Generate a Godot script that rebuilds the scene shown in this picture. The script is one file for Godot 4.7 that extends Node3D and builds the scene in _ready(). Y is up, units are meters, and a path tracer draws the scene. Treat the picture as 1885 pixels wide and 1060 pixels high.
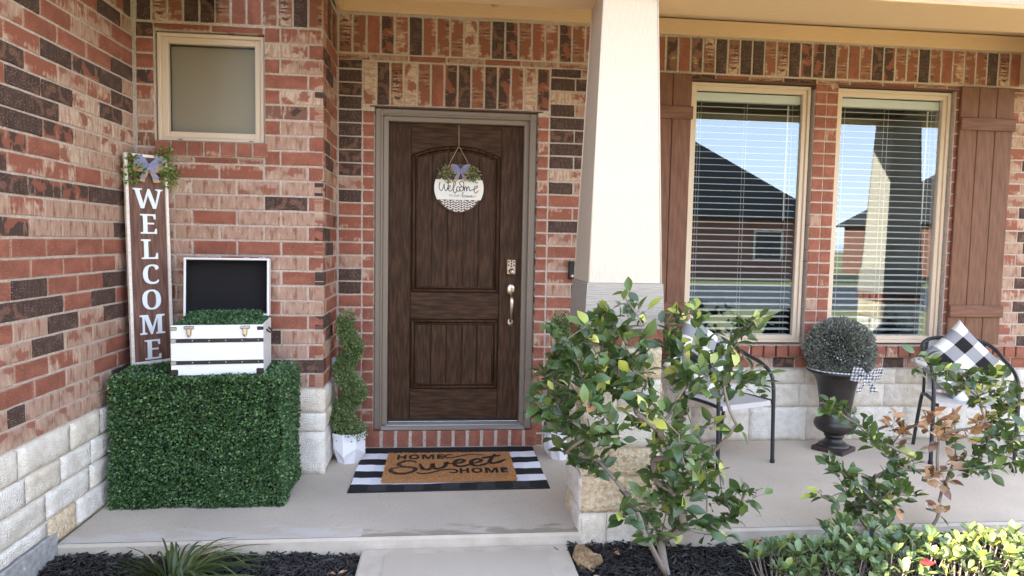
extends Node3D
# A shaded brick porch with a dark wooden front door, seen from the front walk.
# x right, y up, z towards the viewer; the porch floor is y = 0, the brick face beside the door is z = 0.

var rng := RandomNumberGenerator.new()
var M := {}                 # materials by name
var taken := {}             # top-level names in use
var cam_pos := Vector3(-0.0713, 1.4074, 4.5577)
var cam_basis := Basis.from_euler(Vector3(-0.0672, -0.0998, 0.0190))
const FOCAL := 1243.17      # of the photograph, in its pixels
const COURSE := 0.0865
const Y0 := 0.525           # where the brick starts above the stone
const XL := -1.814          # face of the side wall
const XO := -0.778          # corner of the alcove wall
const ZA := 0.515           # face of the alcove wall
const ZR := -0.07           # face of the wall with the two windows

func _ready() -> void:
	rng.seed = 20240611
	camera_and_light()
	materials()
	setting()
	side_wall()
	alcove_wall()
	entry_wall()
	window_wall()
	porch_roof()
	porch_column(Vector3(0.79, 0, 1.215), "cream tapered porch column on a stone pedestal beside the front door")
	porch_column(Vector3(4.15, 0, 1.215), "cream tapered porch column at the far end of the porch past the windows")
	front_door()
	windows()
	shutters()
	hedge_box()
	welcome_board()
	storage_trunk()
	spiral_topiary(Vector3(-0.665, 0, 0.26), "spiral boxwood topiary in a white faceted pot beside the stone alcove corner")
	spiral_topiary(Vector3(0.70, 0, 0.24), "spiral boxwood topiary in a white faceted pot between the door and the column")
	rug_and_mat()
	door_hanger()
	urn()
	chairs()
	small_things()
	garden()
	across_the_street()

# ---------------------------------------------------------------- camera, sky, sun
func camera_and_light() -> void:
	var cam := Camera3D.new()
	cam.name = "camera"
	cam.fov = rad_to_deg(2.0 * atan(530.0 / FOCAL))
	cam.far = 500.0
	cam.near = 0.05
	cam.transform = Transform3D(cam_basis, cam_pos)
	add_child(cam)
	cam.current = true
	var sky_mat := ProceduralSkyMaterial.new()
	sky_mat.sky_top_color = Color(0.56, 0.63, 0.74)
	sky_mat.sky_horizon_color = Color(0.885, 0.88, 0.87)
	sky_mat.sky_curve = 0.16
	sky_mat.ground_bottom_color = Color(0.46, 0.43, 0.38)
	sky_mat.ground_horizon_color = Color(0.62, 0.62, 0.60)
	sky_mat.sky_energy_multiplier = 1.0
	var sky := Sky.new()
	sky.sky_material = sky_mat
	var env := Environment.new()
	env.background_mode = Environment.BG_SKY
	env.sky = sky
	env.tonemap_mode = Environment.TONE_MAPPER_LINEAR
	env.tonemap_exposure = 9.3
	env.sdfgi_enabled = true
	env.ssao_enabled = true
	env.ssil_enabled = true
	var we := WorldEnvironment.new()
	we.name = "world"
	we.environment = env
	add_child(we)
	var sun := DirectionalLight3D.new()
	sun.name = "sun"
	sun.light_energy = 1.25
	sun.light_angular_distance = 0.5
	sun.light_color = Color(1.0, 0.93, 0.82)
	sun.shadow_enabled = true
	sun.look_at_from_position(Vector3.ZERO, Vector3(1.0, -0.54, -0.5), Vector3.UP)
	add_child(sun)

# ---------------------------------------------------------------- helpers
func px(u: float, v: float, z: float) -> Vector3:      # the point of the plane z = const that the photograph shows at pixel (u, v)
	var d := cam_basis * Vector3((u - 942.5) / FOCAL, -(v - 530.0) / FOCAL, -1.0)
	return cam_pos + d * ((z - cam_pos.z) / d.z)

func lin(r: float, g: float, b: float) -> Color:
	return Color(r, g, b).linear_to_srgb()

func s8(r: int, g: int, b: int) -> Color:
	return Color8(r, g, b)

func noise(freq: float, sd: int, octaves := 4) -> FastNoiseLite:
	var n := FastNoiseLite.new()
	n.noise_type = FastNoiseLite.TYPE_SIMPLEX_SMOOTH
	n.seed = sd
	n.frequency = freq
	n.fractal_type = FastNoiseLite.FRACTAL_FBM
	n.fractal_octaves = octaves
	return n

func noise_tex(freq: float, sd: int, stops: Array, size := 256, octaves := 4) -> NoiseTexture2D:
	var t := NoiseTexture2D.new()
	t.width = size
	t.height = size
	t.seamless = true
	t.noise = noise(freq, sd, octaves)
	if stops.size() > 0:
		var g := Gradient.new()
		var offs := PackedFloat32Array()
		var cols := PackedColorArray()
		for s in stops:
			offs.append(s[0])
			cols.append(s[1])
		g.offsets = offs
		g.colors = cols
		t.color_ramp = g
	return t

func plain(c: Color, rough := 0.7, metal := 0.0, spec := 0.5) -> StandardMaterial3D:
	var m := StandardMaterial3D.new()
	m.albedo_color = c
	m.roughness = rough
	m.metallic = metal
	m.metallic_specular = spec
	return m

# a triplanar material: colour ramp texture at "scale" repeats per metre and, if relief > 0, bump of that many centimetres
func rough_mat(stops: Array, freq: float, sd: int, scale: Vector3, rough: float, relief := 0.0, bump_freq := 0.03, world := false) -> StandardMaterial3D:
	var m := plain(Color.WHITE, rough)
	m.albedo_texture = noise_tex(freq, sd, stops)
	m.uv1_triplanar = true
	m.uv1_world_triplanar = world
	m.uv1_scale = scale
	if relief > 0.0:
		m.heightmap_enabled = true
		m.heightmap_texture = noise_tex(bump_freq, sd + 7, [])
		m.heightmap_scale = relief
	return m

func numbered(called: String) -> String:
	if not taken.has(called):
		taken[called] = 0
		return called
	taken[called] += 1
	return "%s_%03d" % [called, taken[called]]

func thing(called: String, label: String, category: String, at := Vector3.ZERO, turn := 0.0, group := "") -> Node3D:
	var o := Node3D.new()
	o.name = numbered(called)
	add_child(o)
	o.position = at
	o.rotation.y = turn
	tag(o, label, category, group)
	return o

func tag(o: Node, label: String, category: String, group := "") -> void:
	o.set_meta("label", label)
	o.set_meta("category", category)
	if group != "":
		o.set_meta("group", group)

func put(called: String, mesh: Mesh, mat: Material, parent: Node, xf := Transform3D()) -> MeshInstance3D:
	var o := MeshInstance3D.new()
	o.name = called if parent != self else numbered(called)
	o.mesh = mesh
	o.material_override = mat
	o.transform = xf
	parent.add_child(o, true)
	return o

func structure(called: String, mesh: Mesh, mat: Material) -> MeshInstance3D:
	var o := put(called, mesh, mat, self)
	o.set_meta("kind", "structure")
	return o

func begin(smooth := false) -> SurfaceTool:
	var st := SurfaceTool.new()
	st.begin(Mesh.PRIMITIVE_TRIANGLES)
	st.set_smooth_group(0 if smooth else -1)
	return st

func done(st: SurfaceTool) -> ArrayMesh:
	st.generate_normals()
	return st.commit()

func tri(st: SurfaceTool, a: Vector3, b: Vector3, c: Vector3) -> void:
	st.add_vertex(a)
	st.add_vertex(b)
	st.add_vertex(c)

func quad(st: SurfaceTool, a: Vector3, b: Vector3, c: Vector3, d: Vector3) -> void:   # corners clockwise as seen from outside
	tri(st, a, b, c)
	tri(st, a, c, d)

# a box with chamfered edges
func box(st: SurfaceTool, c: Vector3, s: Vector3, bev := 0.0, b := Basis()) -> void:
	var h := s * 0.5
	var e: float = minf(bev, 0.45 * minf(s.x, minf(s.y, s.z)))
	if e <= 0.0:
		var p := []
		for i in 8:
			p.append(c + b * Vector3(h.x * (1 if i & 1 else -1), h.y * (1 if i & 2 else -1), h.z * (1 if i & 4 else -1)))
		for f in [[4, 6, 7, 5], [1, 3, 2, 0], [5, 7, 3, 1], [0, 2, 6, 4], [6, 2, 3, 7], [0, 4, 5, 1]]:
			quad(st, p[f[0]], p[f[1]], p[f[2]], p[f[3]])
		return
	# each corner becomes three points, one on each face
	var q := {}
	for i in 8:
		var g := Vector3(1 if i & 1 else -1, 1 if i & 2 else -1, 1 if i & 4 else -1)
		for ax in 3:
			var v := Vector3(g.x * (h.x - e), g.y * (h.y - e), g.z * (h.z - e))
			v[ax] = g[ax] * h[ax]
			q[i * 3 + ax] = c + b * v
	for f in [[4, 6, 7, 5, 2], [1, 3, 2, 0, 2], [5, 7, 3, 1, 0], [0, 2, 6, 4, 0], [6, 2, 3, 7, 1], [0, 4, 5, 1, 1]]:
		quad(st, q[f[0] * 3 + f[4]], q[f[1] * 3 + f[4]], q[f[2] * 3 + f[4]], q[f[3] * 3 + f[4]])
	for ax in 3:
		var u: int = (ax + 1) % 3
		var w: int = (ax + 2) % 3
		for su in 2:
			for sw in 2:
				var i0: int = su * (1 << u) + sw * (1 << w)
				var i1: int = i0 + (1 << ax)
				if su == sw:
					quad(st, q[i0 * 3 + u], q[i1 * 3 + u], q[i1 * 3 + w], q[i0 * 3 + w])
				else:
					quad(st, q[i0 * 3 + w], q[i1 * 3 + w], q[i1 * 3 + u], q[i0 * 3 + u])
	for i in 8:
		tri(st, q[i * 3], q[i * 3 + 1], q[i * 3 + 2])

func box_mesh(s: Vector3, bev := 0.0, c := Vector3.ZERO, b := Basis()) -> ArrayMesh:
	var st := begin()
	box(st, c, s, bev, b)
	return done(st)

func frame_of(d: Vector3, up := Vector3.UP) -> Basis:    # y along d
	var y := d.normalized()
	var x := up.cross(y)
	if x.length() < 0.01:
		x = Vector3.RIGHT.cross(y)
		if x.length() < 0.01:
			x = Vector3.FORWARD
	x = x.normalized()
	return Basis(x, y, x.cross(y))

# a tube through points, with one radius each
func tube(st: SurfaceTool, pts: Array, radii: Array, seg := 8, caps := true) -> void:
	var rings := []
	for i in pts.size():
		var a: Vector3 = pts[maxi(0, i - 1)]
		var b: Vector3 = pts[mini(pts.size() - 1, i + 1)]
		var f := frame_of(b - a, Vector3(0.31, 0.2, 0.93))
		var r: float = radii[mini(i, radii.size() - 1)]
		var ring := []
		for k in seg:
			var t := TAU * k / seg
			ring.append(pts[i] + (f.x * cos(t) + f.z * sin(t)) * r)
		rings.append(ring)
	for i in pts.size() - 1:
		for k in seg:
			var k2 := (k + 1) % seg
			quad(st, rings[i][k], rings[i][k2], rings[i + 1][k2], rings[i + 1][k])
	if caps:
		for k in range(1, seg - 1):
			tri(st, rings[0][0], rings[0][k + 1], rings[0][k])
			var n := pts.size() - 1
			tri(st, rings[n][0], rings[n][k], rings[n][k + 1])

func tube_mesh(pts: Array, radii: Array, seg := 8) -> ArrayMesh:
	var st := begin(true)
	tube(st, pts, radii, seg)
	return done(st)

func curve(ctrl: Array, steps := 6) -> Array:            # Catmull-Rom through control points
	var out := []
	for i in ctrl.size() - 1:
		var p0: Vector3 = ctrl[maxi(0, i - 1)]
		var p1: Vector3 = ctrl[i]
		var p2: Vector3 = ctrl[i + 1]
		var p3: Vector3 = ctrl[mini(ctrl.size() - 1, i + 2)]
		for k in steps:
			out.append(p1.cubic_interpolate(p2, p0, p3, float(k) / steps))
	out.append(ctrl[-1])
	return out

func lathe(st: SurfaceTool, prof: Array, seg := 32, at := Vector3.ZERO) -> void:
	for i in prof.size() - 1:
		for k in seg:
			var a := TAU * k / seg
			var b := TAU * (k + 1) / seg
			var p: Vector2 = prof[i]
			var q: Vector2 = prof[i + 1]
			var v := [Vector3(p.x * cos(a), p.y, p.x * sin(a)), Vector3(p.x * cos(b), p.y, p.x * sin(b)), Vector3(q.x * cos(b), q.y, q.x * sin(b)), Vector3(q.x * cos(a), q.y, q.x * sin(a))]
			if p.x < 1e-5:
				tri(st, at + v[0], at + v[2], at + v[3])
			elif q.x < 1e-5:
				tri(st, at + v[0], at + v[1], at + v[2])
			else:
				quad(st, at + v[0], at + v[1], at + v[2], at + v[3])

func ball(st: SurfaceTool, c: Vector3, r: float, seg := 10, squash := Vector3.ONE) -> void:
	for i in seg / 2:
		for k in seg:
			var v := []
			for e in [[0, 0], [0, 1], [1, 1], [1, 0]]:
				var la: float = PI * (i + e[0]) / (seg / 2) - PI / 2
				var lo: float = TAU * (k + e[1]) / seg
				v.append(c + Vector3(cos(la) * cos(lo), sin(la), cos(la) * sin(lo)) * squash * r)
			if i == 0:
				tri(st, v[0], v[2], v[3])
			elif i == seg / 2 - 1:
				tri(st, v[0], v[1], v[2])
			else:
				quad(st, v[0], v[1], v[2], v[3])

# a polygon in the xy plane, given depth towards -z, front at z
func slab_poly(st: SurfaceTool, poly: PackedVector2Array, z: float, depth: float) -> void:
	var ids := Geometry2D.triangulate_polygon(poly)
	for i in range(0, ids.size(), 3):
		var a := poly[ids[i]]
		var b := poly[ids[i + 1]]
		var c := poly[ids[i + 2]]
		if (b - a).cross(c - a) > 0.0:
			var t := b
			b = c
			c = t
		tri(st, Vector3(a.x, a.y, z), Vector3(b.x, b.y, z), Vector3(c.x, c.y, z))
	var n := poly.size()
	for i in n:
		var a := poly[i]
		var b := poly[(i + 1) % n]
		quad(st, Vector3(a.x, a.y, z), Vector3(a.x, a.y, z - depth), Vector3(b.x, b.y, z - depth), Vector3(b.x, b.y, z))

# a flat ribbon of a given half width round a path; n is the face normal
func ribbon(st: SurfaceTool, pts: Array, half: Array, n: Vector3, thick := 0.0) -> void:
	var l := []
	var r := []
	for i in pts.size():
		var d: Vector3 = (pts[mini(pts.size() - 1, i + 1)] - pts[maxi(0, i - 1)]).normalized()
		var s := n.cross(d).normalized()
		var w: float = half[mini(i, half.size() - 1)]
		l.append(pts[i] + s * w)
		r.append(pts[i] - s * w)
	for i in pts.size() - 1:
		quad(st, l[i] + n * thick, l[i + 1] + n * thick, r[i + 1] + n * thick, r[i] + n * thick)
		if thick > 0.0:
			quad(st, l[i], l[i + 1], l[i + 1] + n * thick, l[i] + n * thick)
			quad(st, r[i] + n * thick, r[i + 1] + n * thick, r[i + 1], r[i])

func text_mesh(s: String, height: float, depth: float, bold := true, serif := false) -> TextMesh:
	var f := SystemFont.new()
	f.font_names = PackedStringArray(["Droid Serif"] if serif else ["Droid Sans"])
	f.font_weight = 700 if bold else 400
	var t := TextMesh.new()
	t.text = s
	t.font = f
	t.font_size = 64
	t.pixel_size = height / 46.0          # capitals of these fonts stand about 46 of 64 units high
	t.depth = depth
	t.curve_step = 2.0
	return t

# ---------------------------------------------------------------- materials
func brick_image(kind: String, sd: int) -> ImageTexture:
	var w := 224
	var h := 74
	var im := Image.create(w, h, false, Image.FORMAT_RGB8)
	var patch := noise(0.0065, sd, 3)
	var streak := noise(0.030, sd + 11, 4)
	var fine := noise(0.22, sd + 23, 2)
	var speck := noise(0.16, sd + 31, 1)
	var red := Vector3(150, 95, 79)
	var taupe := Vector3(176, 144, 127)
	var cream := Vector3(212, 188, 168)
	var dark := Vector3(82, 65, 60)
	var brown := Vector3(130, 95, 81)
	for y in h:
		for x in w:
			var p := patch.get_noise_2d(x, y * 1.3) * 1.8
			var s := streak.get_noise_2d(x * 1.5, y * 0.28) * 1.7
			var f := fine.get_noise_2d(x, y)
			var k := speck.get_noise_2d(x, y)
			var c := red
			match kind:
				"r":
					c = red * (1.0 + 0.10 * f + 0.07 * p)
					if k > 0.80: c = cream
				"s":
					c = red * (1.0 + 0.14 * f)
					c = c.lerp(taupe, 0.75 * smoothstep(-0.1, 0.5, p + 0.4 * s))
					c = c.lerp(cream, 0.65 * smoothstep(0.45, 1.0, s + 0.8 * p + 0.4 * f))
				"t":
					c = taupe * (1.0 + 0.14 * f)
					c = c.lerp(brown, 0.6 * smoothstep(0.25, 0.9, -s - 0.3 * p))
					c = c.lerp(cream, 0.5 * smoothstep(0.15, 1.0, s + 0.4 * p + 0.2 * f))
					c = c.lerp(red, 0.8 * smoothstep(0.6, 0.9, -p))
				"c":
					c = cream * (0.97 + 0.10 * f)
					c = c.lerp(taupe, 0.8 * smoothstep(-0.25, 0.5, -s + 0.2 * f))
					c = c.lerp(red * 0.95, 0.85 * smoothstep(0.42, 0.75, -p + 0.25 * s))
					if k < -0.74: c = dark
				"d":
					c = dark * (1.0 + 0.18 * f + 0.12 * s)
					c = c.lerp(brown, 0.7 * smoothstep(0.45, 0.8, p))
					if k > 0.76: c = cream
				"m":
					c = dark * (1.0 + 0.16 * f)
					c = c.lerp(red * 0.95, smoothstep(-0.05, 0.20, p + 0.12 * f))
					c = c.lerp(taupe, 0.7 * smoothstep(0.5, 0.9, s))
				"b":                     # brown body stands for wall-top shade, lime wash ragged over one end
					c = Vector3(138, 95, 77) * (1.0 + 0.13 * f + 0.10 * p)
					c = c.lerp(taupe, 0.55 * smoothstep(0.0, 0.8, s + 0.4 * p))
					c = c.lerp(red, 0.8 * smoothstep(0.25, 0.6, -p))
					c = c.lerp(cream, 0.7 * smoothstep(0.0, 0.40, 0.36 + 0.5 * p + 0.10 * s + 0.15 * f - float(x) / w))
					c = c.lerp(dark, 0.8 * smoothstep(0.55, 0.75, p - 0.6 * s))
				"w":
					c = brown * (1.0 + 0.15 * f)
					c = c.lerp(dark, smoothstep(0.05, 0.45, p))
					c = c.lerp(cream, 0.7 * smoothstep(0.25, 0.9, 0.6 * s - 0.6 * p))
			# lime left at the arrises, ragged
			var edge: float = minf(minf(x, w - 1 - x), minf(y, h - 1 - y) * 1.0)
			if kind != "d" and edge < 2.5 + 5.0 * (f + 0.5 * p):
				c = c.lerp(cream * 0.92, 0.55)
			im.set_pixel(x, y, Color8(int(clampf(c.x, 0, 255)), int(clampf(c.y, 0, 255)), int(clampf(c.z, 0, 255))))
	return ImageTexture.create_from_image(im)

func check_image(size: int, n: int, black: Color, grey: Color, white: Color, seed_: int) -> ImageTexture:
	# buffalo check: two crossing sets of dark bands, woven
	var im := Image.create(size, size, false, Image.FORMAT_RGB8)
	var nz := noise(0.4, seed_, 1)
	for y in size:
		for x in size:
			var a := int(floor(float(x) * n / size)) % 2
			var b := int(floor(float(y) * n / size)) % 2
			var c := white
			if a + b == 2:
				c = black
			elif a + b == 1:
				c = grey if (x + y) % 2 == 0 else grey.lerp(white, 0.35)
			im.set_pixel(x, y, c * (1.0 + 0.08 * nz.get_noise_2d(x, y)))
	return ImageTexture.create_from_image(im)

func rug_image() -> ImageTexture:
	# seven woven bands across the depth; within them, squares where the weft changes
	var w := 512
	var h := 384
	var im := Image.create(w, h, false, Image.FORMAT_RGB8)
	var nz := noise(0.35, 5, 1)
	for y in h:
		var band := int(floor(y * 7.0 / h))
		for x in w:
			var sq := int(floor(x * 11.0 / w)) % 2
			var c := s8(232, 233, 240)
			if band % 2 == 0:
				c = s8(22, 21, 25)
				if sq == 1 and band == 6 and (x + y) % 3 == 0:
					c = s8(92, 92, 100)
			elif sq == 1:
				c = s8(222, 224, 234)
			im.set_pixel(x, y, c * (1.0 + 0.07 * nz.get_noise_2d(x, y)))
	return ImageTexture.create_from_image(im)

func materials() -> void:
	var bump := noise_tex(0.09, 3, [], 256, 3)
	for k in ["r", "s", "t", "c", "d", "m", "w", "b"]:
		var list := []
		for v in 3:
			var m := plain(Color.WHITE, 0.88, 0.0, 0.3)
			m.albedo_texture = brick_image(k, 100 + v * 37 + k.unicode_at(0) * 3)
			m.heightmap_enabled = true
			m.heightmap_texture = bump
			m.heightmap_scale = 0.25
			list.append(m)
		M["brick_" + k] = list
	M.mortar = rough_mat([[0.0, s8(170, 156, 146)], [0.5, s8(192, 179, 168)], [1.0, s8(208, 198, 189)]], 0.05, 41, Vector3(4, 4, 4), 0.95, 0.6, 0.06, true)
	M.pale_mortar = rough_mat([[0.0, s8(200, 188, 172)], [1.0, s8(222, 212, 198)]], 0.05, 43, Vector3(4, 4, 4), 0.95, 0.5, 0.06, true)
	M.stone = []
	for v in 3:
		var a: Array = [[s8(212, 202, 187), s8(222, 214, 202), s8(229, 223, 213)], [s8(208, 195, 176), s8(218, 208, 192), s8(227, 219, 206)], [s8(216, 208, 196), s8(225, 219, 209), s8(231, 226, 218)]][v]
		M.stone.append(rough_mat([[0.2, a[0]], [0.5, a[1]], [0.8, a[2]]], 0.02, 50 + v, Vector3(3, 3, 3), 0.9, 0.8, 0.13, true))
	M.stone_tan = rough_mat([[0.2, s8(190, 164, 128)], [0.5, s8(210, 190, 160)], [0.8, s8(224, 210, 186)]], 0.03, 57, Vector3(4, 4, 4), 0.9, 1.0, 0.06, true)
	M.concrete = rough_mat([[0.0, s8(172, 159, 144)], [0.4, s8(184, 172, 157)], [0.7, s8(189, 177, 162)], [1.0, s8(197, 186, 172)]], 0.03, 61, Vector3(0.8, 0.8, 0.8), 0.9, 0.12, 0.2, true)
	M.walk = rough_mat([[0.0, s8(166, 152, 137)], [0.5, s8(182, 169, 153)], [1.0, s8(194, 182, 168)]], 0.3, 66, Vector3(2.5, 2.5, 2.5), 0.92, 0.2, 0.3, true)
	M.foundation = rough_mat([[0.1, s8(140, 138, 138)], [0.6, s8(160, 158, 157)], [0.86, s8(172, 170, 168)], [0.95, s8(214, 212, 208)]], 0.04, 71, Vector3(2, 2, 2), 0.9, 0.2, 0.1, true)
	M.trim = rough_mat([[0.0, s8(200, 168, 136)], [1.0, s8(210, 180, 148)]], 0.03, 73, Vector3(1, 14, 14), 0.6, 0.12, 0.03)
	M.ceiling = plain(s8(200, 176, 152), 0.7)
	M.column = rough_mat([[0.0, s8(193, 180, 164)], [1.0, s8(203, 191, 176)]], 0.03, 74, Vector3(16, 1.2, 16), 0.6, 0.15, 0.03)
	M.column_base = rough_mat([[0.0, s8(158, 148, 138)], [1.0, s8(170, 160, 150)]], 0.03, 75, Vector3(1.3, 18, 1.3), 0.65, 0.3, 0.03)
	M.door_trim = plain(s8(126, 113, 101), 0.45)
	M.win_frame = plain(s8(206, 188, 168), 0.5)
	M.lintel = plain(s8(92, 62, 52), 0.6)
	# stained wood: grain along y / along x
	var stain := [[0.0, s8(42, 28, 19)], [0.3, s8(55, 37, 25)], [0.55, s8(66, 45, 31)], [0.8, s8(80, 56, 39)], [1.0, s8(60, 41, 28)]]
	M.wood_v = []
	for v in 3:
		var m := rough_mat(stain, 0.03, 80 + v, Vector3(5.0, 0.65, 5.0), 0.58, 0.06, 0.06)
		m.uv1_offset = Vector3(v * 0.37, v * 0.21, 0)
		m.metallic_specular = 0.3
		M.wood_v.append(m)
	M.wood_h = rough_mat(stain, 0.03, 84, Vector3(0.65, 5.0, 5.0), 0.58, 0.06, 0.06)
	M.wood_h.metallic_specular = 0.3
	M.shutter_v = rough_mat([[0.0, s8(92, 60, 45)], [0.5, s8(112, 75, 57)], [1.0, s8(126, 88, 68)]], 0.02, 86, Vector3(7, 0.8, 7), 0.7, 0.1, 0.05)
	M.shutter_h = rough_mat([[0.0, s8(92, 60, 45)], [0.5, s8(112, 75, 57)], [1.0, s8(126, 88, 68)]], 0.02, 87, Vector3(0.8, 7, 7), 0.7, 0.1, 0.05)
	M.board = rough_mat([[0.0, s8(74, 48, 42)], [0.5, s8(104, 72, 62)], [1.0, s8(128, 96, 84)]], 0.02, 88, Vector3(9, 0.8, 9), 0.7)
	M.board_frame = rough_mat([[0.0, s8(196, 184, 172)], [0.35, s8(226, 220, 212)], [1.0, s8(236, 232, 226)]], 0.07, 89, Vector3(3, 3, 3), 0.7)
	M.white = plain(s8(228, 230, 234), 0.45)
	M.pot = plain(s8(226, 227, 234), 0.55)
	M.letter = plain(s8(222, 232, 238), 0.6)
	M.black = plain(s8(24, 22, 23), 0.6)
	M.lining = plain(s8(16, 15, 20), 0.9)
	M.leather = plain(s8(34, 27, 25), 0.5)
	M.nickel = plain(s8(196, 184, 168), 0.32, 1.0)
	M.steel = plain(s8(170, 170, 172), 0.35, 1.0)
	M.tube = plain(s8(52, 54, 58), 0.45, 0.3)
	M.sling = rough_mat([[0.0, s8(176, 172, 170)], [1.0, s8(192, 188, 186)]], 0.3, 90, Vector3(6, 6, 6), 0.9)
	M.urn = rough_mat([[0.0, s8(30, 26, 25)], [0.6, s8(42, 37, 36)], [1.0, s8(56, 47, 43)]], 0.03, 91, Vector3(3, 3, 3), 0.38)
	M.plinth = rough_mat([[0.0, s8(42, 32, 30)], [0.5, s8(58, 46, 44)], [1.0, s8(86, 58, 50)]], 0.06, 92, Vector3(5, 5, 5), 0.7)
	M.coir = rough_mat([[0.0, s8(128, 84, 46)], [0.5, s8(172, 122, 76)], [1.0, s8(204, 156, 106)]], 0.25, 93, Vector3(5, 5, 5), 1.0, 0.5, 0.3)
	M.burlap = plain(s8(176, 148, 118), 0.95)
	M.jute = plain(s8(188, 164, 138), 0.95)
	M.sign_wood = rough_mat([[0.0, s8(84, 66, 58)], [1.0, s8(112, 92, 82)]], 0.03, 94, Vector3(2, 12, 12), 0.8)
	M.sign_white = plain(s8(232, 230, 226), 0.7)
	M.denim = plain(s8(132, 140, 176), 0.95)
	var rug := plain(Color.WHITE, 0.95)
	rug.albedo_texture = rug_image()
	M.rug = rug
	var ck := plain(Color.WHITE, 0.95)
	ck.albedo_texture = check_image(320, 5, s8(26, 25, 28), s8(128, 130, 138), s8(232, 230, 226), 6)
	M.check = ck
	var gh := plain(Color.WHITE, 0.9)
	gh.albedo_texture = check_image(128, 8, s8(26, 26, 30), s8(120, 122, 132), s8(232, 232, 236), 8)
	gh.uv1_triplanar = true
	gh.uv1_scale = Vector3(12, 12, 12)
	M.gingham = gh
	M.slat = plain(s8(214, 222, 216), 0.5)
	M.cord = plain(s8(214, 218, 212), 0.8)
	var gl := StandardMaterial3D.new()          # double glazing with a thin metal coat: about a sixth of the light is mirrored, bluish, the rest passes
	gl.transparency = BaseMaterial3D.TRANSPARENCY_ALPHA
	gl.albedo_color = Color(0.84, 0.93, 1.0, 0.17)
	gl.roughness = 0.0
	gl.metallic = 1.0
	var coat := Image.create(4, 4, false, Image.FORMAT_RGB8)
	coat.fill(Color.WHITE)
	gl.albedo_texture = ImageTexture.create_from_image(coat)
	M.glass = gl
	var og := gl.duplicate() as StandardMaterial3D      # obscure glass of the small window
	og.roughness = 0.32
	og.albedo_color = Color(0.84, 0.90, 0.88, 0.12)
	M.obscure_glass = og
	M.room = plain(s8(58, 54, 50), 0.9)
	M.mulch = plain(s8(33, 29, 30), 0.9)
	M.soil = rough_mat([[0.2, s8(20, 17, 17)], [0.6, s8(36, 31, 31)], [1.0, s8(54, 47, 45)]], 0.2, 95, Vector3(5, 5, 5), 0.95, 1.5, 0.15, true)
	M.bark = rough_mat([[0.0, s8(92, 80, 70)], [0.5, s8(132, 118, 106)], [1.0, s8(164, 152, 140)]], 0.1, 96, Vector3(14, 8, 14), 0.9, 0.2, 0.2)
	M.grass = rough_mat([[0.0, s8(106, 104, 58)], [0.5, s8(138, 130, 78)], [1.0, s8(166, 152, 100)]], 0.1, 97, Vector3(0.7, 0.7, 0.7), 0.95, 0.0, 0.03, true)
	M.asphalt = rough_mat([[0.0, s8(62, 62, 63)], [1.0, s8(82, 81, 80)]], 0.2, 98, Vector3(1, 1, 1), 0.95, 0.0, 0.03, true)
	M.shingle = rough_mat([[0.0, s8(36, 34, 33)], [0.5, s8(48, 45, 43)], [1.0, s8(62, 58, 55)]], 0.15, 99, Vector3(1.5, 1.5, 1.5), 0.95, 0.0, 0.03, true)
	M.far_brick = rough_mat([[0.0, s8(96, 62, 52)], [0.5, s8(132, 88, 74)], [1.0, s8(160, 120, 104)]], 0.12, 101, Vector3(1.2, 2.4, 1.2), 0.9, 0.0, 0.03, true)
	M.leaf = []
	for c in [[50, 69, 36], [64, 85, 43], [86, 105, 54], [150, 156, 72], [182, 180, 88], [168, 122, 88], [188, 148, 116], [110, 70, 54]]:
		M.leaf.append(leaf_mat(s8(c[0], c[1], c[2]), 0.34))
	M.haw = []
	for c in [[72, 88, 54], [86, 104, 66], [104, 120, 76], [142, 150, 70], [180, 176, 76], [198, 190, 100], [176, 46, 44]]:
		M.haw.append(leaf_mat(s8(c[0], c[1], c[2]), 0.45))

func leaf_mat(c: Color, rough: float) -> StandardMaterial3D:
	var m := plain(c, rough)
	m.backlight_enabled = true
	m.backlight = Color(0.25, 0.3, 0.1)
	m.cull_mode = BaseMaterial3D.CULL_DISABLED
	return m

# ---------------------------------------------------------------- masonry
var brick_meshes := {}

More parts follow.
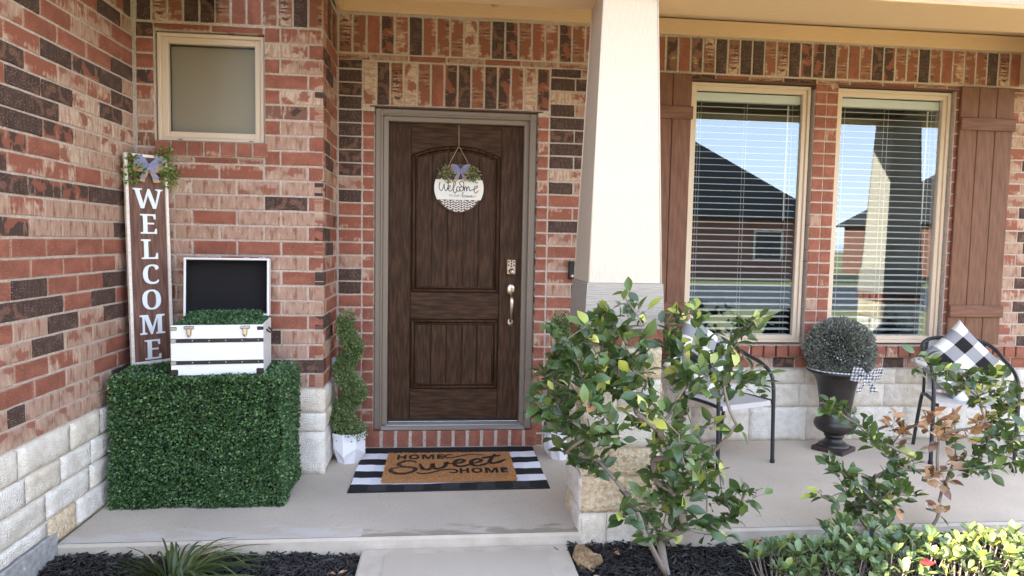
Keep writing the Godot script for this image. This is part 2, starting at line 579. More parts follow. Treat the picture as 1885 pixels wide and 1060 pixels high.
# a brick whose face is at z = 0; the outline is a little uneven and the arris worn
func brick_mesh(w: float, h: float, v: int, depth: float) -> ArrayMesh:
	var key := "%d_%d_%d_%d" % [int(round(w * 500)), int(round(h * 500)), v, int(depth * 100)]
	if brick_meshes.has(key):
		return brick_meshes[key]
	var r := RandomNumberGenerator.new()
	r.seed = hash(key)
	var upright := h > w * 1.4
	var ends := [Vector2(-w / 2, -h / 2), Vector2(w / 2, -h / 2), Vector2(w / 2, h / 2), Vector2(-w / 2, h / 2)]
	var out := []
	for i in 4:
		var a: Vector2 = ends[i]
		var b: Vector2 = ends[(i + 1) % 4]
		var n := 3 if (b - a).length() > 0.15 else 2
		for k in n:
			var p := a.lerp(b, float(k) / n)
			out.append(p + Vector2(r.randf_range(-0.0016, 0.0016), r.randf_range(-0.0016, 0.0016)))
	var st := SurfaceTool.new()
	st.begin(Mesh.PRIMITIVE_TRIANGLES)
	st.set_smooth_group(-1)
	var flip_u := v % 2 == 1
	var flip_v := (v / 2) % 2 == 1
	var off := r.randf()
	var uv := func(p: Vector2) -> Vector2:
		var q := Vector2(p.y, p.x) if upright else p
		var len_ := h if upright else w
		var hh := w if upright else h
		var u := (q.x + len_ / 2) / maxf(len_, 0.12) if len_ > 0.2 else off * (1.0 - len_ / 0.24) + (q.x + len_ / 2) / 0.24
		var t := (q.y + hh / 2) / hh
		return Vector2(1.0 - u if flip_u else u, 1.0 - t if flip_v else t)
	var n := out.size()
	var bev := 0.0035
	var inner := []
	for p in out:
		var q: Vector2 = p
		inner.append(q - Vector2(signf(q.x) * bev if absf(q.x) > w / 2 - 0.004 else 0.0, signf(q.y) * bev if absf(q.y) > h / 2 - 0.004 else 0.0))
	var add := func(p: Vector2, z: float) -> void:
		st.set_uv(uv.call(p))
		st.add_vertex(Vector3(p.x, p.y, z))
	var lift := []
	for i in n:
		lift.append(r.randf_range(-0.0012, 0.0008))
	for i in n:
		var j := (i + 1) % n
		add.call(Vector2.ZERO, 0.0)
		add.call(inner[j], lift[j])
		add.call(inner[i], lift[i])
		for e in [[inner[i], lift[i]], [inner[j], lift[j]], [out[j], -bev], [inner[i], lift[i]], [out[j], -bev], [out[i], -bev], [out[i], -bev], [out[j], -bev], [out[j], -depth], [out[i], -bev], [out[j], -depth], [out[i], -depth]]:
			add.call(e[0], e[1])
	st.generate_normals()
	st.generate_tangents()
	brick_meshes[key] = st.commit()
	return brick_meshes[key]

# bricks and stones of one wall: origin and axes of its face; "far" ones are joined at the end
class Face:
	var parent: Node3D
	var o: Vector3
	var b: Basis
	func at(x: float, y: float, z := 0.0) -> Vector3:
		return o + b * Vector3(x, y, z)

func face_of(parent: Node3D, o: Vector3, b := Basis()) -> Face:
	var f := Face.new()
	f.parent = parent
	f.o = o
	f.b = b
	return f

func kind_at(letters: String, i: int) -> String:
	if letters != "" and i < letters.length():
		return letters[i]
	return "rstdmtrswtrc"[rng.randi() % 12]

func lay(f: Face, x: float, y: float, w: float, h: float, kind: String, depth := 0.05, z := 0.0) -> void:   # x, y: centre of the brick on the face
	var v := rng.randi() % 4
	var mats: Array = M["brick_" + kind]
	put("brick", brick_mesh(w, h, v, depth), mats[rng.randi() % 3], f.parent, Transform3D(f.b.rotated(f.b.z, rng.randf_range(-0.004, 0.004)), f.at(x, y, z + rng.randf_range(-0.0015, 0.002))))

# a row of stretchers from x0 to x1; "shift" is the length of the first piece
func row(f: Face, x0: float, x1: float, y: float, h: float, letters: String, shift: float, length := 0.237, joint := 0.010) -> void:
	var x := x0
	var i := 0
	var first := shift
	while x < x1 - 0.012:
		var w := minf(first if i == 0 else length, x1 - x)
		if w > 0.016:
			lay(f, x + w / 2, y, w, h, kind_at(letters, i))
		x += w + joint
		i += 1

func soldiers(f: Face, x0: float, x1: float, y0: float, y1: float, letters: String, module := 0.0885) -> void:
	var n := int(round((x1 - x0) / module))
	var m := (x1 - x0) / n
	for i in n:
		var k := kind_at(letters, i)
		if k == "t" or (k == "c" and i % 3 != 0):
			k = "b"  # pale kinds swapped for the brown one: shade put into the brick colour
		lay(f, x0 + m * (i + 0.5), (y0 + y1) / 2, m - 0.012, y1 - y0 - 0.012, k)

# a rough-faced stone; the face bulges and is pitched
func stone(f: Face, x: float, y: float, w: float, h: float, mat: Material, bulge := 0.014, depth := 0.04) -> void:
	var nx := 8
	var ny := 6
	var n := noise(2.2, rng.randi() % 10000, 3)
	var st := begin(true)
	var P := []
	for j in ny + 1:
		for i in nx + 1:
			var u := float(i) / nx
			var v := float(j) / ny
			var edge: float = minf(minf(u, 1 - u) * w, minf(v, 1 - v) * h)
			var z := bulge * clampf(edge / 0.010, 0.0, 1.0) * (0.75 + 0.9 * n.get_noise_2d(u * w * 3.0, v * h * 3.0))
			var jx := 0.0 if i == 0 or i == nx else 0.012 * n.get_noise_2d(u * 30 + 9, v * 30)
			var jy := 0.004 * n.get_noise_2d(u * w * 20, j * 9.0 + 40.0)
			P.append(Vector3((u - 0.5) * w + jx * w * 3, (v - 0.5) * h + jy, z))
	for j in ny:
		for i in nx:
			var a := j * (nx + 1) + i
			if (i + j) % 2 == 0:
				quad(st, P[a], P[a + nx + 1], P[a + nx + 2], P[a + 1])
			else:
				quad(st, P[a + nx + 1], P[a + nx + 2], P[a + 1], P[a])
	var rim := []
	for i in nx + 1: rim.append(P[i])
	for j in range(1, ny + 1): rim.append(P[j * (nx + 1) + nx])
	for i in range(nx - 1, -1, -1): rim.append(P[ny * (nx + 1) + i])
	for j in range(ny - 1, 0, -1): rim.append(P[j * (nx + 1)])
	for i in rim.size():
		var a: Vector3 = rim[i]
		var b: Vector3 = rim[(i + 1) % rim.size()]
		quad(st, a, b, Vector3(b.x, b.y, -depth), Vector3(a.x, a.y, -depth))
	put("stone", done(st), mat, f.parent, Transform3D(f.b, f.at(x, y, 0.0)))

func stone_rows(f: Face, x0: float, x1: float, levels: Array, lo := 0.24, hi := 0.46, tan_share := 0.0) -> void:
	for k in levels.size() - 1:
		var x := x0
		var first := true
		while x < x1 - 0.03:
			var w := rng.randf_range(lo, hi)
			if first and k % 2 == 1:
				w *= 0.6
			if x1 - (x + w) < 0.14:
				w = x1 - x
			var mat: Material = M.stone_tan if rng.randf() < tan_share else M.stone[rng.randi() % 3]
			stone(f, x + w / 2, (levels[k] + levels[k + 1]) / 2, w - 0.006, absf(levels[k + 1] - levels[k]) - 0.006, mat)
			x += w
			first = false

func mortar_boxes(parent: Node3D, boxes: Array) -> void:   # the bed behind the bricks: each [min corner, max corner]; pale below, between the stones
	var st := begin()
	var low := begin()
	var any := false
	for e in boxes:
		var a: Vector3 = e[0]
		var b: Vector3 = e[1]
		if a.y < 0.1 and b.y > 0.3 and parent.name != "entry_wall":
			box(low, (a + Vector3(b.x, 0.522, b.z)) / 2, Vector3(b.x, 0.522, b.z) - a)
			any = true
			a.y = 0.5222
		box(st, (a + b) / 2, b - a)
	put("mortar_bed", done(st), M.mortar, parent)
	if any:
		put("pale_mortar_bed", done(low), M.pale_mortar, parent)

const LEFT_ROWS := {23: "tdrtrd", 22: "rtsrtd", 21: "rrtrdt", 20: "drrrts", 19: "tdmdsr", 18: "dstsdt", 17: "tdcddr", 16: "cccddt", 15: "tctmdd", 14: "ttcrmd", 13: "ttrssm", 12: "ddmmdt", 11: "ctttst", 10: "dtttmt", 9: "rrrrrr", 8: "trrrrt", 7: "tdrrdr", 6: "rdrddt", 5: "rdtdtr", 4: "tttdtt", 3: "drtsrt", 2: "rrtrrr"}

func side_wall() -> void:
	var w := thing("side_wall", "long brick and white stone wall running out from the alcove corner past the hedge box", "wall", Vector3(XL, 0, ZA))
	var f := face_of(w, Vector3.ZERO, Basis(Vector3(0, 0, 1), Vector3.UP, Vector3(-1, 0, 0)))
	# seen from the porch the wall runs towards the viewer: use a mirrored-free basis with x towards the corner
	f.b = Basis(Vector3(0, 0, -1), Vector3.UP, Vector3(1, 0, 0))
	var far := begin_far()
	var zmax := 3.3                      # length of the wall from the corner
	for k in range(0, 24):
		var y := Y0 + COURSE * (k + 0.5)
		var letters: String = LEFT_ROWS.get(k, "")
		var z := 0.018
		var i := 0
		var size := 0.237 if k > 1 else 0.112
		var first := size if k % 2 == 0 else size * 0.5
		if k <= 1:
			letters = "dddttttttdtttttst" if k == 1 else "dtrtttttttttttt"
		while z < zmax - 0.02:
			var wd := minf(first if i == 0 else size, zmax - z)
			if z < 1.75:
				lay(f, -(z + wd / 2), y, wd, COURSE - 0.010, kind_at(letters, i))
			elif wd > 0.03:
				lay_far(far, f, -(z + wd / 2), y, wd, COURSE - 0.010, kind_at("", 0))
			z += wd + 0.010
			i += 1
	var n := int(zmax / 0.0885)
	for i in n:
		if i < 8:
			lay(f, -(0.018 + 0.0885 * (i + 0.5)), 2.727, 0.0765, 0.232, kind_at("drtmtcsd", i))
		else:
			lay_far(far, f, -(0.018 + 0.0885 * (i + 0.5)), 2.727, 0.0765, 0.232, kind_at("", 0))
	end_far(far, w, "far_bricks")
	# the stone below: courses step down past the edge of the slab
	var lv := [0.518, 0.385, 0.262, 0.135, 0.004]
	for k in 4:
		var z := 0.02
		var first := true
		while z < zmax - 0.05:
			var wd := rng.randf_range(0.26, 0.44)
			if first and k % 2 == 1: wd *= 0.6
			if zmax - (z + wd) < 0.14: wd = zmax - z
			var low: float = lv[k + 1]
			if k == 3 and z < 0.93 and z + wd > 0.93: wd = 0.93 - z
			if k == 3 and z >= 0.93: low = 0.065
			stone(f, -(z + wd / 2), (lv[k] + low) / 2, wd - 0.006, lv[k] - low - 0.006, M.stone_tan if (k == 3 and z > 0.5 and z < 0.9) else M.stone[rng.randi() % 3])
			z += wd
			first = false
	mortar_boxes(w, [[Vector3(-0.22, 0.066, 0.0), Vector3(-0.007, 3.3, zmax)], [Vector3(-0.22, 0.0, 0.0), Vector3(-0.0065, 0.0655, 0.94)]])
	put("foundation", box_mesh(Vector3(0.24, 0.5, zmax - 0.885), 0.004, Vector3(-0.103, -0.185, (zmax + 0.885) / 2)), M.foundation, w)
	# the front end of the wing and its far side, so that it stands as a room that keeps the sun off the porch
	put("end_wall", box_mesh(Vector3(5.6, 3.3, 0.2), 0.0, Vector3(-3.02, 1.4, zmax - 0.1)), M.far_brick, w)
	put("outer_wall", box_mesh(Vector3(0.2, 3.3, 7.0), 0.0, Vector3(-5.72, 1.4, -0.4)), M.far_brick, w)

func begin_far() -> Dictionary:
	return {}

func lay_far(far: Dictionary, f: Face, x: float, y: float, w: float, h: float, kind: String) -> void:
	if not far.has(kind):
		var st := SurfaceTool.new()
		st.begin(Mesh.PRIMITIVE_TRIANGLES)
		far[kind] = st
	far[kind].append_from(brick_mesh(w, h, rng.randi() % 4, 0.05), 0, Transform3D(f.b, f.at(x, y, rng.randf_range(-0.0015, 0.002))))

func end_far(far: Dictionary, parent: Node3D, called: String) -> void:
	var mesh := ArrayMesh.new()
	for kind in far:
		far[kind].commit(mesh)
		mesh.surface_set_material(mesh.get_surface_count() - 1, M["brick_" + kind][0])
	var o := MeshInstance3D.new()
	o.name = called
	o.mesh = mesh
	o.set_meta("kind", "stuff")
	parent.add_child(o, true)

func alcove_wall() -> void:
	var w := thing("alcove_wall", "brick wall holding the small square window, white stone at its foot, behind the hedge box", "wall", Vector3(0, 0, ZA))
	var f := face_of(w, Vector3.ZERO)
	var h := COURSE - 0.010
	# beside the small window, then the full rows below it
	var beside := {23: ["rs", "d"], 22: ["cr", "r"], 21: ["rt", "r"], 20: ["rr", "m"], 19: ["rc", "s"], 18: ["wr", "t"], 17: ["rt", "t"], 16: ["tr", "w"], 15: ["rr", "t"]}
	for k in range(15, 24):
		var y := Y0 + COURSE * (k + 0.5)
		var L: String = beside[k][0]
		if k % 2 == 1:
			row(f, -1.105, XO, y, h, L, 0.08)
		else:
			row(f, -1.105, XO, y, h, L, 0.237)
		row(f, XL + 0.012, -1.712, y, h, beside[k][1], 0.2)
	var rows := {14: "tsstr", 13: "cttt", 12: "tttdr", 11: "trtt", 10: "ttttr", 9: "trrr", 8: "ttrtr", 7: "trtr", 6: "rtttt", 5: "trrt", 4: "ttrrr", 3: "rtdt", 2: "trttr", 1: "ttdd", 0: "trttr"}
	for k in rows:
		var y: float = Y0 + COURSE * (k + 0.5)
		# even rows end in a short piece at the corner
		row(f, XL + 0.012, XO, y, h, rows[k], 0.19 if k % 2 == 0 else 0.286 - 0.247 * 0.0, 0.237)
	for i in 7:
		lay(f, -1.667 + 0.0895 * (i + 0.0) , 1.905, 0.0745, 0.076, "rrrsrrr"[i], 0.06, 0.012)
	row(f, -1.705, -1.115, 1.8435, 0.030, "trtt", 0.2)
	row(f, -1.705, -1.115, 2.577, 0.034, "sr", 0.3, 0.29)
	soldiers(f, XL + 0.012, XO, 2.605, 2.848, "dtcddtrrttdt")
	stone_rows(f, XL + 0.03, XO + 0.012, [0.518, 0.375, 0.262, 0.004])
	mortar_boxes(w, [
		[Vector3(XL - 0.2, 0.0, -0.2), Vector3(XO - 0.0055, 1.945, -0.0055)], [Vector3(XL - 0.2, 2.56, -0.2), Vector3(XO - 0.0055, 3.3, -0.0055)],
		[Vector3(XL - 0.2, 1.9455, -0.2), Vector3(-1.708, 2.5595, -0.0055)], [Vector3(-1.108, 1.9455, -0.2), Vector3(XO - 0.0055, 2.5595, -0.0055)]])
	# the return that faces the door
	var g := face_of(w, Vector3(XO, 0, 0), Basis(Vector3(0, 0, -1), Vector3.UP, Vector3(1, 0, 0)))
	for k in range(0, 24):
		var y := Y0 + COURSE * (k + 0.5)
		row(g, 0.0, ZA - 0.012, y, h, ["rtd", "dr", "tsr", "rd", "drt", "tr"][k % 6], 0.092 if k % 2 == 1 else 0.237)
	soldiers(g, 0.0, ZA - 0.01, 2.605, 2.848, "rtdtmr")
	stone_rows(g, -0.0, ZA - 0.02, [0.518, 0.375, 0.262, 0.004])
	mortar_boxes(w, [[Vector3(XO - 0.2, 0.0, -ZA), Vector3(XO - 0.0075, 3.3, -0.2005)]])
	put("outlet_cover", box_mesh(Vector3(0.03, 0.12, 0.075), 0.006, Vector3(XO + 0.017, 0.60, -0.30)), M.foundation, w)

func entry_wall() -> void:
	var w := thing("entry_wall", "brick wall round the front door with upright bricks over the door", "wall")
	var f := face_of(w, Vector3.ZERO)
	var h := COURSE - 0.010
	var left := "ttrtrtsrtrtrddtrssrdtdddddddd"
	for k in range(-6, 24):
		var y := Y0 + COURSE * (k + 0.5)
		if y - h / 2 < 0.0:
			continue
		var letter := left[clampi(k + 6, 0, left.length() - 1)]
		if k < 23:
			lay(f, (XO - 0.62) / 2 + 0.002, y, 0.146, h, letter)
			if k == 22:
				lay(f, (XO - 0.62) / 2 + 0.002, 2.546, 0.146, 0.052, "d")
				row(f, 0.624, 1.30, 2.546, 0.052, "dtd", 0.2)
			# headers stacked at both sides of the opening
			if y < 2.28:
				lay(f, -0.578, y, 0.070, h, "r" if rng.randf() < 0.82 else "s", 0.12)
				lay(f, 0.578, y, 0.070, h, "r" if rng.randf() < 0.82 else "s", 0.12)
			# and stretchers to the right of it
			row(f, 0.624, 1.30, y, h, ["ttr", "rsd", "ttt", "dmr", "srt", "rrt", "tdr", "srd"][posmod(k, 8)] if k < 14 else ["ddt", "dmt", "dtd", "csr", "ddr", "drt"][posmod(k, 6)], 0.16 if posmod(k, 2) == 0 else 0.237)
	row(f, XO + 0.004, 1.30, 2.594, 0.033, "ttrtrtts", 0.2)
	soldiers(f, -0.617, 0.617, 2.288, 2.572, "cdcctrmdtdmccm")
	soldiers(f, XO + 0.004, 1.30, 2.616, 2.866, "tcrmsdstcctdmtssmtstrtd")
	for k in 12:
		lay(f, -0.5335 + 0.097 * k, 0.062, 0.077, 0.108, "r", 0.10, 0.004)
	var inner := 0.542
	mortar_boxes(w, [
		[Vector3(XO - 0.1, 0.0, -0.2), Vector3(-inner, 3.3, -0.0055)], [Vector3(inner, 0.0, -0.2), Vector3(1.33, 3.3, -0.0055)],
		[Vector3(-inner + 0.0005, 2.285, -0.2), Vector3(inner - 0.0005, 3.3, -0.0055)], [Vector3(-inner + 0.0005, 0.0, -0.2), Vector3(inner - 0.0005, 0.115, -0.0055)]])
	put("lintel", box_mesh(Vector3(1.14, 0.008, 0.11), 0.0, Vector3(0, 2.2805, -0.05)), M.lintel, w)
	# a step back to the window wall, hidden by the column
	mortar_boxes(w, [[Vector3(1.3305, 0.0, -0.2), Vector3(1.335, 3.3, -0.01)]])

const W1 := Vector2(1.625, 2.510)
const W2 := Vector2(2.703, 3.582)
const WB := 0.719
const WT := 2.553

func window_wall() -> void:
	var w := thing("window_wall", "brick wall with two tall windows above a row of pale stone behind the chairs", "wall", Vector3(0, 0, ZR))
	var f := face_of(w, Vector3.ZERO)
	var h := COURSE - 0.010
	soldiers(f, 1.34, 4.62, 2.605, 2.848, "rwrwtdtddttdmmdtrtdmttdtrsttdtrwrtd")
	row(f, 1.34, 4.62, 2.583, 0.026, "tdrtdtsrts", 0.2)
	for k in range(2, 24):
		var y := Y0 + COURSE * (k + 0.5)
		if y > 2.56:
			continue
		var hk := h
		if k == 23: hk = 0.05; y = 2.54
		row(f, 1.34, 1.61, y, hk, "", 0.1)
		# the pier between the windows: two stacks of headers
		lay(f, 2.5685, y, 0.081, hk, "r" if rng.randf() < 0.85 else "t", 0.10)
		lay(f, 2.6555, y, 0.081, hk, "r" if rng.randf() < 0.9 else "s", 0.10)
		row(f, 3.60, 4.62, y, hk, "rrst" if k % 3 == 0 else "rttd", 0.10 if k % 2 == 0 else 0.05)
	var n := 35
	for i in n:
		lay(f, 1.345 + 0.0675 + 0.0935 * i, 0.6645, 0.0815, 0.082, "r" if rng.randf() < 0.8 else "s", 0.10, 0.035)
	row(f, 1.34, 4.62, 0.577, 0.072, "trdtrtdrtrtdtrtdtrtttdtr", 0.1, 0.16)
	stone_rows(f, 1.34, 4.62, [0.530, 0.42, 0.25, 0.004])
	mortar_boxes(w, [
		[Vector3(1.3355, 0.0, -0.2), Vector3(4.7, 0.705, -0.0055)], [Vector3(1.3355, 2.562, -0.2), Vector3(4.7, 3.3, -0.0055)],
		[Vector3(1.3355, 0.7055, -0.2), Vector3(W1.x - 0.012, 2.5615, -0.0055)], [Vector3(W1.y + 0.017, 0.7055, -0.2), Vector3(W2.x - 0.006, 2.5615, -0.0055)],
		[Vector3(W2.y + 0.012, 0.7055, -0.2), Vector3(4.7, 2.5615, -0.0055)],
		[Vector3(1.3355, 0.7055, -0.195), Vector3(4.7, 0.7065, 0.03)]])
	for c in [W1, W2]:
		put("lintel", box_mesh(Vector3(c.y - c.x + 0.03, 0.007, 0.10), 0.0, Vector3((c.x + c.y) / 2, 2.5625, -0.04)), M.lintel, w)
	# the wall goes on to the house corner
	put("end_wall", box_mesh(Vector3(0.2, 3.3, 4.0), 0.0, Vector3(4.8005, 1.65, -2.2)), M.far_brick, w)

# ---------------------------------------------------------------- porch roof and columns
func porch_roof() -> void:
	var r := thing("porch_roof", "tan porch ceiling with wood-grained trim boards and a front beam above the door", "roof")
	# frieze boards along the wall tops
	put("frieze_board", box_mesh(Vector3(2.12, 0.095, 0.03), 0.003, Vector3(0.275, 2.918, 0.022)), M.trim, r)
	put("frieze_board", box_mesh(Vector3(2.83, 0.105, 0.03), 0.003, Vector3(2.745, 2.902, ZR + 0.022)), M.trim, r)
	put("frieze_board", box_mesh(Vector3(0.03, 0.095, ZA - 0.04), 0.003, Vector3(XO + 0.022, 2.918, ZA / 2 + 0.02)), M.trim, r)
	put("ceiling_panel", box_mesh(Vector3(6.1, 0.03, 1.25), 0.0, Vector3(2.0, 2.98, 0.48)), M.ceiling, r)
	# the beam that the columns carry: soffit board and two faces
	put("front_beam", box_mesh(Vector3(6.0, 0.36, 0.30), 0.004, Vector3(1.95, 2.797, 1.25)), M.column, r)
	put("soffit_board", box_mesh(Vector3(6.0, 0.018, 0.34), 0.003, Vector3(1.95, 2.608, 1.25)), M.trim, r)
	put("end_beam", box_mesh(Vector3(0.30, 0.36, 1.46), 0.004, Vector3(4.23, 2.795, 0.36)), M.ceiling, r)
	put("eave_soffit", box_mesh(Vector3(6.6, 0.02, 0.5), 0.0, Vector3(2.2, 2.99, 1.66)), M.ceiling, r)
	put("fascia", box_mesh(Vector3(6.6, 0.18, 0.03), 0.003, Vector3(2.2, 3.06, 1.925)), M.column, r)
	var st := begin()
	quad(st, Vector3(-1.2, 3.12, 2.0), Vector3(-1.2, 5.6, -4.0), Vector3(5.6, 5.6, -4.0), Vector3(5.6, 3.12, 2.0))
	quad(st, Vector3(-1.2, 3.08, 2.0), Vector3(5.6, 3.08, 2.0), Vector3(5.6, 5.56, -4.0), Vector3(-1.2, 5.56, -4.0))
	quad(st, Vector3(-1.2, 3.08, 2.0), Vector3(-1.2, 3.12, 2.0), Vector3(5.6, 3.12, 2.0), Vector3(5.6, 3.08, 2.0))
	put("shingles", done(st), M.shingle, r)
	# a dried mud nest in the corner of beam and ceiling
	st = begin(true)
	ball(st, Vector3.ZERO, 0.022, 10, Vector3(1.2, 0.8, 0.9))
	ball(st, Vector3(0.012, 0.008, 0.004), 0.016, 8)
	var nest := put("mud_nest", done(st), M.burlap, self)
	nest.position = Vector3(0.235, 2.955, 0.045)
	tag(nest, "small brown mud nest stuck under the porch ceiling above the door", "nest")
	# unseen roof of the wing, ridge raised to keep sun off the column
	var g := thing("wing_roof", "dark shingle roof over the wing beside the porch, above the long brick wall", "roof")
	st = begin()
	var e := 2.78
	for s in [[-1.35, -4.6], [-7.85, -4.6]]:
		quad(st, Vector3(s[0], e, 4.25), Vector3(s[1], e + 3.4, 4.25), Vector3(s[1], e + 3.4, -4.0), Vector3(s[0], e, -4.0))
		quad(st, Vector3(s[0], e - 0.12, 4.25), Vector3(s[1], e + 3.28, 4.25), Vector3(s[1], e + 3.28, -4.0), Vector3(s[0], e - 0.12, -4.0))
	tri(st, Vector3(-1.35, e - 0.05, 4.0), Vector3(-4.6, e + 3.35, 4.0), Vector3(-7.85, e - 0.05, 4.0))
	put("shingles", done(st), M.shingle, g)
	put("eave_board", box_mesh(Vector3(0.46, 0.02, 3.7), 0.0, Vector3(-1.585, 2.885, 2.4)), M.ceiling, g)

func porch_column(at: Vector3, label: String) -> void:
	var c := thing("porch_column", label, "column", at, 0.0, "porch columns")
	var st := begin()
	# tapered shaft
	var a := 0.178
	var b := 0.130
	var y0 := 1.224
	var y1 := 2.60
	var P := []
	for e in [[a, y0], [b, y1]]:
		for s in [[-1, 1], [1, 1], [1, -1], [-1, -1]]:
			P.append(Vector3(s[0] * e[0], e[1], s[1] * e[0]))
	for i in 4:
		var j := (i + 1) % 4
		quad(st, P[i], P[i + 4], P[j + 4], P[j])
	quad(st, P[4], P[7], P[6], P[5])
	put("shaft", done(st), M.column, c)
	for s in [[-1, 1], [1, 1], [1, -1], [-1, -1]]:
		put("corner_board", tube_mesh([Vector3(s[0] * a, y0, s[1] * a), Vector3(s[0] * b, y1, s[1] * b)], [0.004], 6), M.column, c)
	# flared base wrap
	st = begin()
	P = []
	for e in [[0.196, 1.004], [0.186, 1.2225]]:
		for s in [[-1, 1], [1, 1], [1, -1], [-1, -1]]:
			P.append(Vector3(s[0] * e[0], e[1], s[1] * e[0]))
	for i in 4:
		var j := (i + 1) % 4
		quad(st, P[i], P[i + 4], P[j + 4], P[j])
	quad(st, P[4], P[7], P[6], P[5])
	put("base_wrap", done(st), M.column_base, c)
	# pedestal: a cap of bricks on edge over rough stone
	put("mortar_bed", box_mesh(Vector3(0.356, 1.12, 0.356), 0.0, Vector3(0, 0.443, 0)), M.pale_mortar, c)
	for side in 4:
		var bb := Basis(Vector3.UP, side * PI / 2)
		var f := face_of(c, Vector3.ZERO, bb)
		f.o = bb * Vector3(0, 0, 0.188)
		for i in 4:
			lay(f, -0.144 + 0.096 * i, 0.9605, 0.082, 0.076, "r", 0.06, 0.006)
		stone_rows(f, -0.19, 0.19, [0.915, 0.76, 0.60, 0.42, 0.28, 0.10, -0.10], 0.2, 0.3, 0.35)

# ---------------------------------------------------------------- front door
func front_door() -> void:
	var d := thing("front_door", "dark stained plank door with an arched panel and a satin handle", "door", Vector3(0, 0, 0))
	var zf := -0.085                     # face of stiles and rails
	var y0 := 0.172
	var y1 := 2.195
	put("slab", box_mesh(Vector3(0.905, y1 - y0, 0.025), 0.0, Vector3(0, (y0 + y1) / 2, zf - 0.032)), M.wood_v[0], d)
	# stiles, then rails between them; the top rail is cut to an arch
	for s in [-1, 1]:
		put("stile", box_mesh(Vector3(0.150, y1 - y0, 0.022), 0.003, Vector3(s * 0.378, (y0 + y1) / 2, zf - 0.011)), M.wood_v[1 if s < 0 else 2], d)
	put("rail", box_mesh(Vector3(0.604, 0.215, 0.0215), 0.003, Vector3(0, y0 + 0.1085, zf - 0.0112)), M.wood_h, d)
	put("rail", box_mesh(Vector3(0.604, 0.184, 0.0215), 0.003, Vector3(0, 0.966, zf - 0.0112)), M.wood_h, d)
	var arch := func(x: float) -> float:
		return 1.985 + 0.068 * (1.0 - pow(x / 0.30, 2.0))
	var poly := PackedVector2Array()
	for i in 17:
		var x := -0.302 + 0.604 * i / 16.0
		poly.append(Vector2(x, arch.call(x)))
	poly.append(Vector2(0.302, y1 - 0.001))
	poly.append(Vector2(-0.302, y1 - 0.001))
	var st := begin()
	slab_poly(st, poly, zf, 0.022)
	put("rail", done(st), M.wood_h, d)
	# planks in both panels, with a groove between each pair
	for i in 5:
		var xa := -0.265 + 0.106 * i
		var xb := xa + 0.1005
		var pl := PackedVector2Array([Vector2(xa, 1.085), Vector2(xb, 1.085)])
		for k in 5:
			var x := lerpf(xb, xa, k / 4.0)
			pl.append(Vector2(x, arch.call(x) - 0.032))
		st = begin()
		slab_poly(st, pl, zf - 0.004, 0.016)
		put("plank", done(st), M.wood_v[i % 3], d)
		put("plank", box_mesh(Vector3(0.1005, 0.425, 0.016), 0.002, Vector3((xa + xb) / 2, 0.63, zf - 0.012)), M.wood_v[(i + 1) % 3], d)
	# mouldings round both panels
	var outline := [Vector3(-0.285, 1.07, zf)]
	for i in 13:
		var x := -0.285 + 0.57 * i / 12.0
		outline.append(Vector3(x, arch.call(x) - 0.014, zf))
	outline.append(Vector3(0.285, 1.07, zf))
	outline.append(Vector3(-0.285, 1.07, zf))
	moulding("moulding", outline, d)
	moulding("moulding", [Vector3(-0.285, 0.402, zf), Vector3(-0.285, 0.86, zf), Vector3(0.285, 0.86, zf), Vector3(0.285, 0.402, zf), Vector3(-0.285, 0.402, zf)], d)
	# frame: jambs and head in three steps, each a little prouder
	for s in [-1, 1]:
		put("jamb", box_mesh(Vector3(0.036, 2.15, 0.13), 0.004, Vector3(s * 0.470, 1.195, -0.105)), M.door_trim, d)
		put("casing", box_mesh(Vector3(0.050, 2.155, 0.040), 0.006, Vector3(s * 0.512, 1.1975, -0.042)), M.door_trim, d)
		put("casing_bead", box_mesh(Vector3(0.014, 2.145, 0.012), 0.004, Vector3(s * 0.494, 1.1925, -0.017)), M.door_trim, d)
	put("head_jamb", box_mesh(Vector3(0.975, 0.036, 0.13), 0.004, Vector3(0, 2.2145, -0.106)), M.door_trim, d)
	put("head_casing", box_mesh(Vector3(1.074, 0.046, 0.041), 0.006, Vector3(0, 2.2505, -0.0422)), M.door_trim, d)
	put("casing_bead", box_mesh(Vector3(1.0, 0.014, 0.0125), 0.004, Vector3(0, 2.2345, -0.0172)), M.door_trim, d)
	# sill
	st = begin()
	box(st, Vector3(0, 0.135, -0.075), Vector3(0.985, 0.035, 0.15), 0.006)
	for i in 3:
		box(st, Vector3(0, 0.154, -0.02 - 0.032 * i), Vector3(0.93, 0.012, 0.012), 0.004)
	put("threshold", done(st), M.steel, d)
	put("door_sweep", box_mesh(Vector3(0.905, 0.016, 0.02), 0.003, Vector3(0, 0.172, zf + 0.004)), M.leather, d)
	# keypad lock
	var lock := put("keypad_lock", box_mesh(Vector3(0.066, 0.108, 0.024), 0.006, Vector3(0.384, 1.240, zf + 0.012)), M.nickel, d)
	for i in 7:
		var p := [Vector2(-0.018, 0.035), Vector2(0, 0.041), Vector2(0.018, 0.035), Vector2(-0.018, 0.012), Vector2(0.018, 0.012), Vector2(0, 0.022), Vector2(0, 0.004)][i] as Vector2
		st = begin(true)
		ball(st, Vector3(0.384 + p.x, 1.240 + p.y, zf + 0.024), 0.0062, 8, Vector3(1, 1, 0.5))
		put("key_button", done(st), M.leather, lock)
	put("key_cylinder", tube_mesh([Vector3(0.384, 1.212, zf + 0.02), Vector3(0.384, 1.212, zf + 0.034)], [0.021, 0.018], 20), M.nickel, lock)
	put("keyhole", box_mesh(Vector3(0.004, 0.014, 0.003), 0.0, Vector3(0.384, 1.211, zf + 0.0355)), M.black, lock)
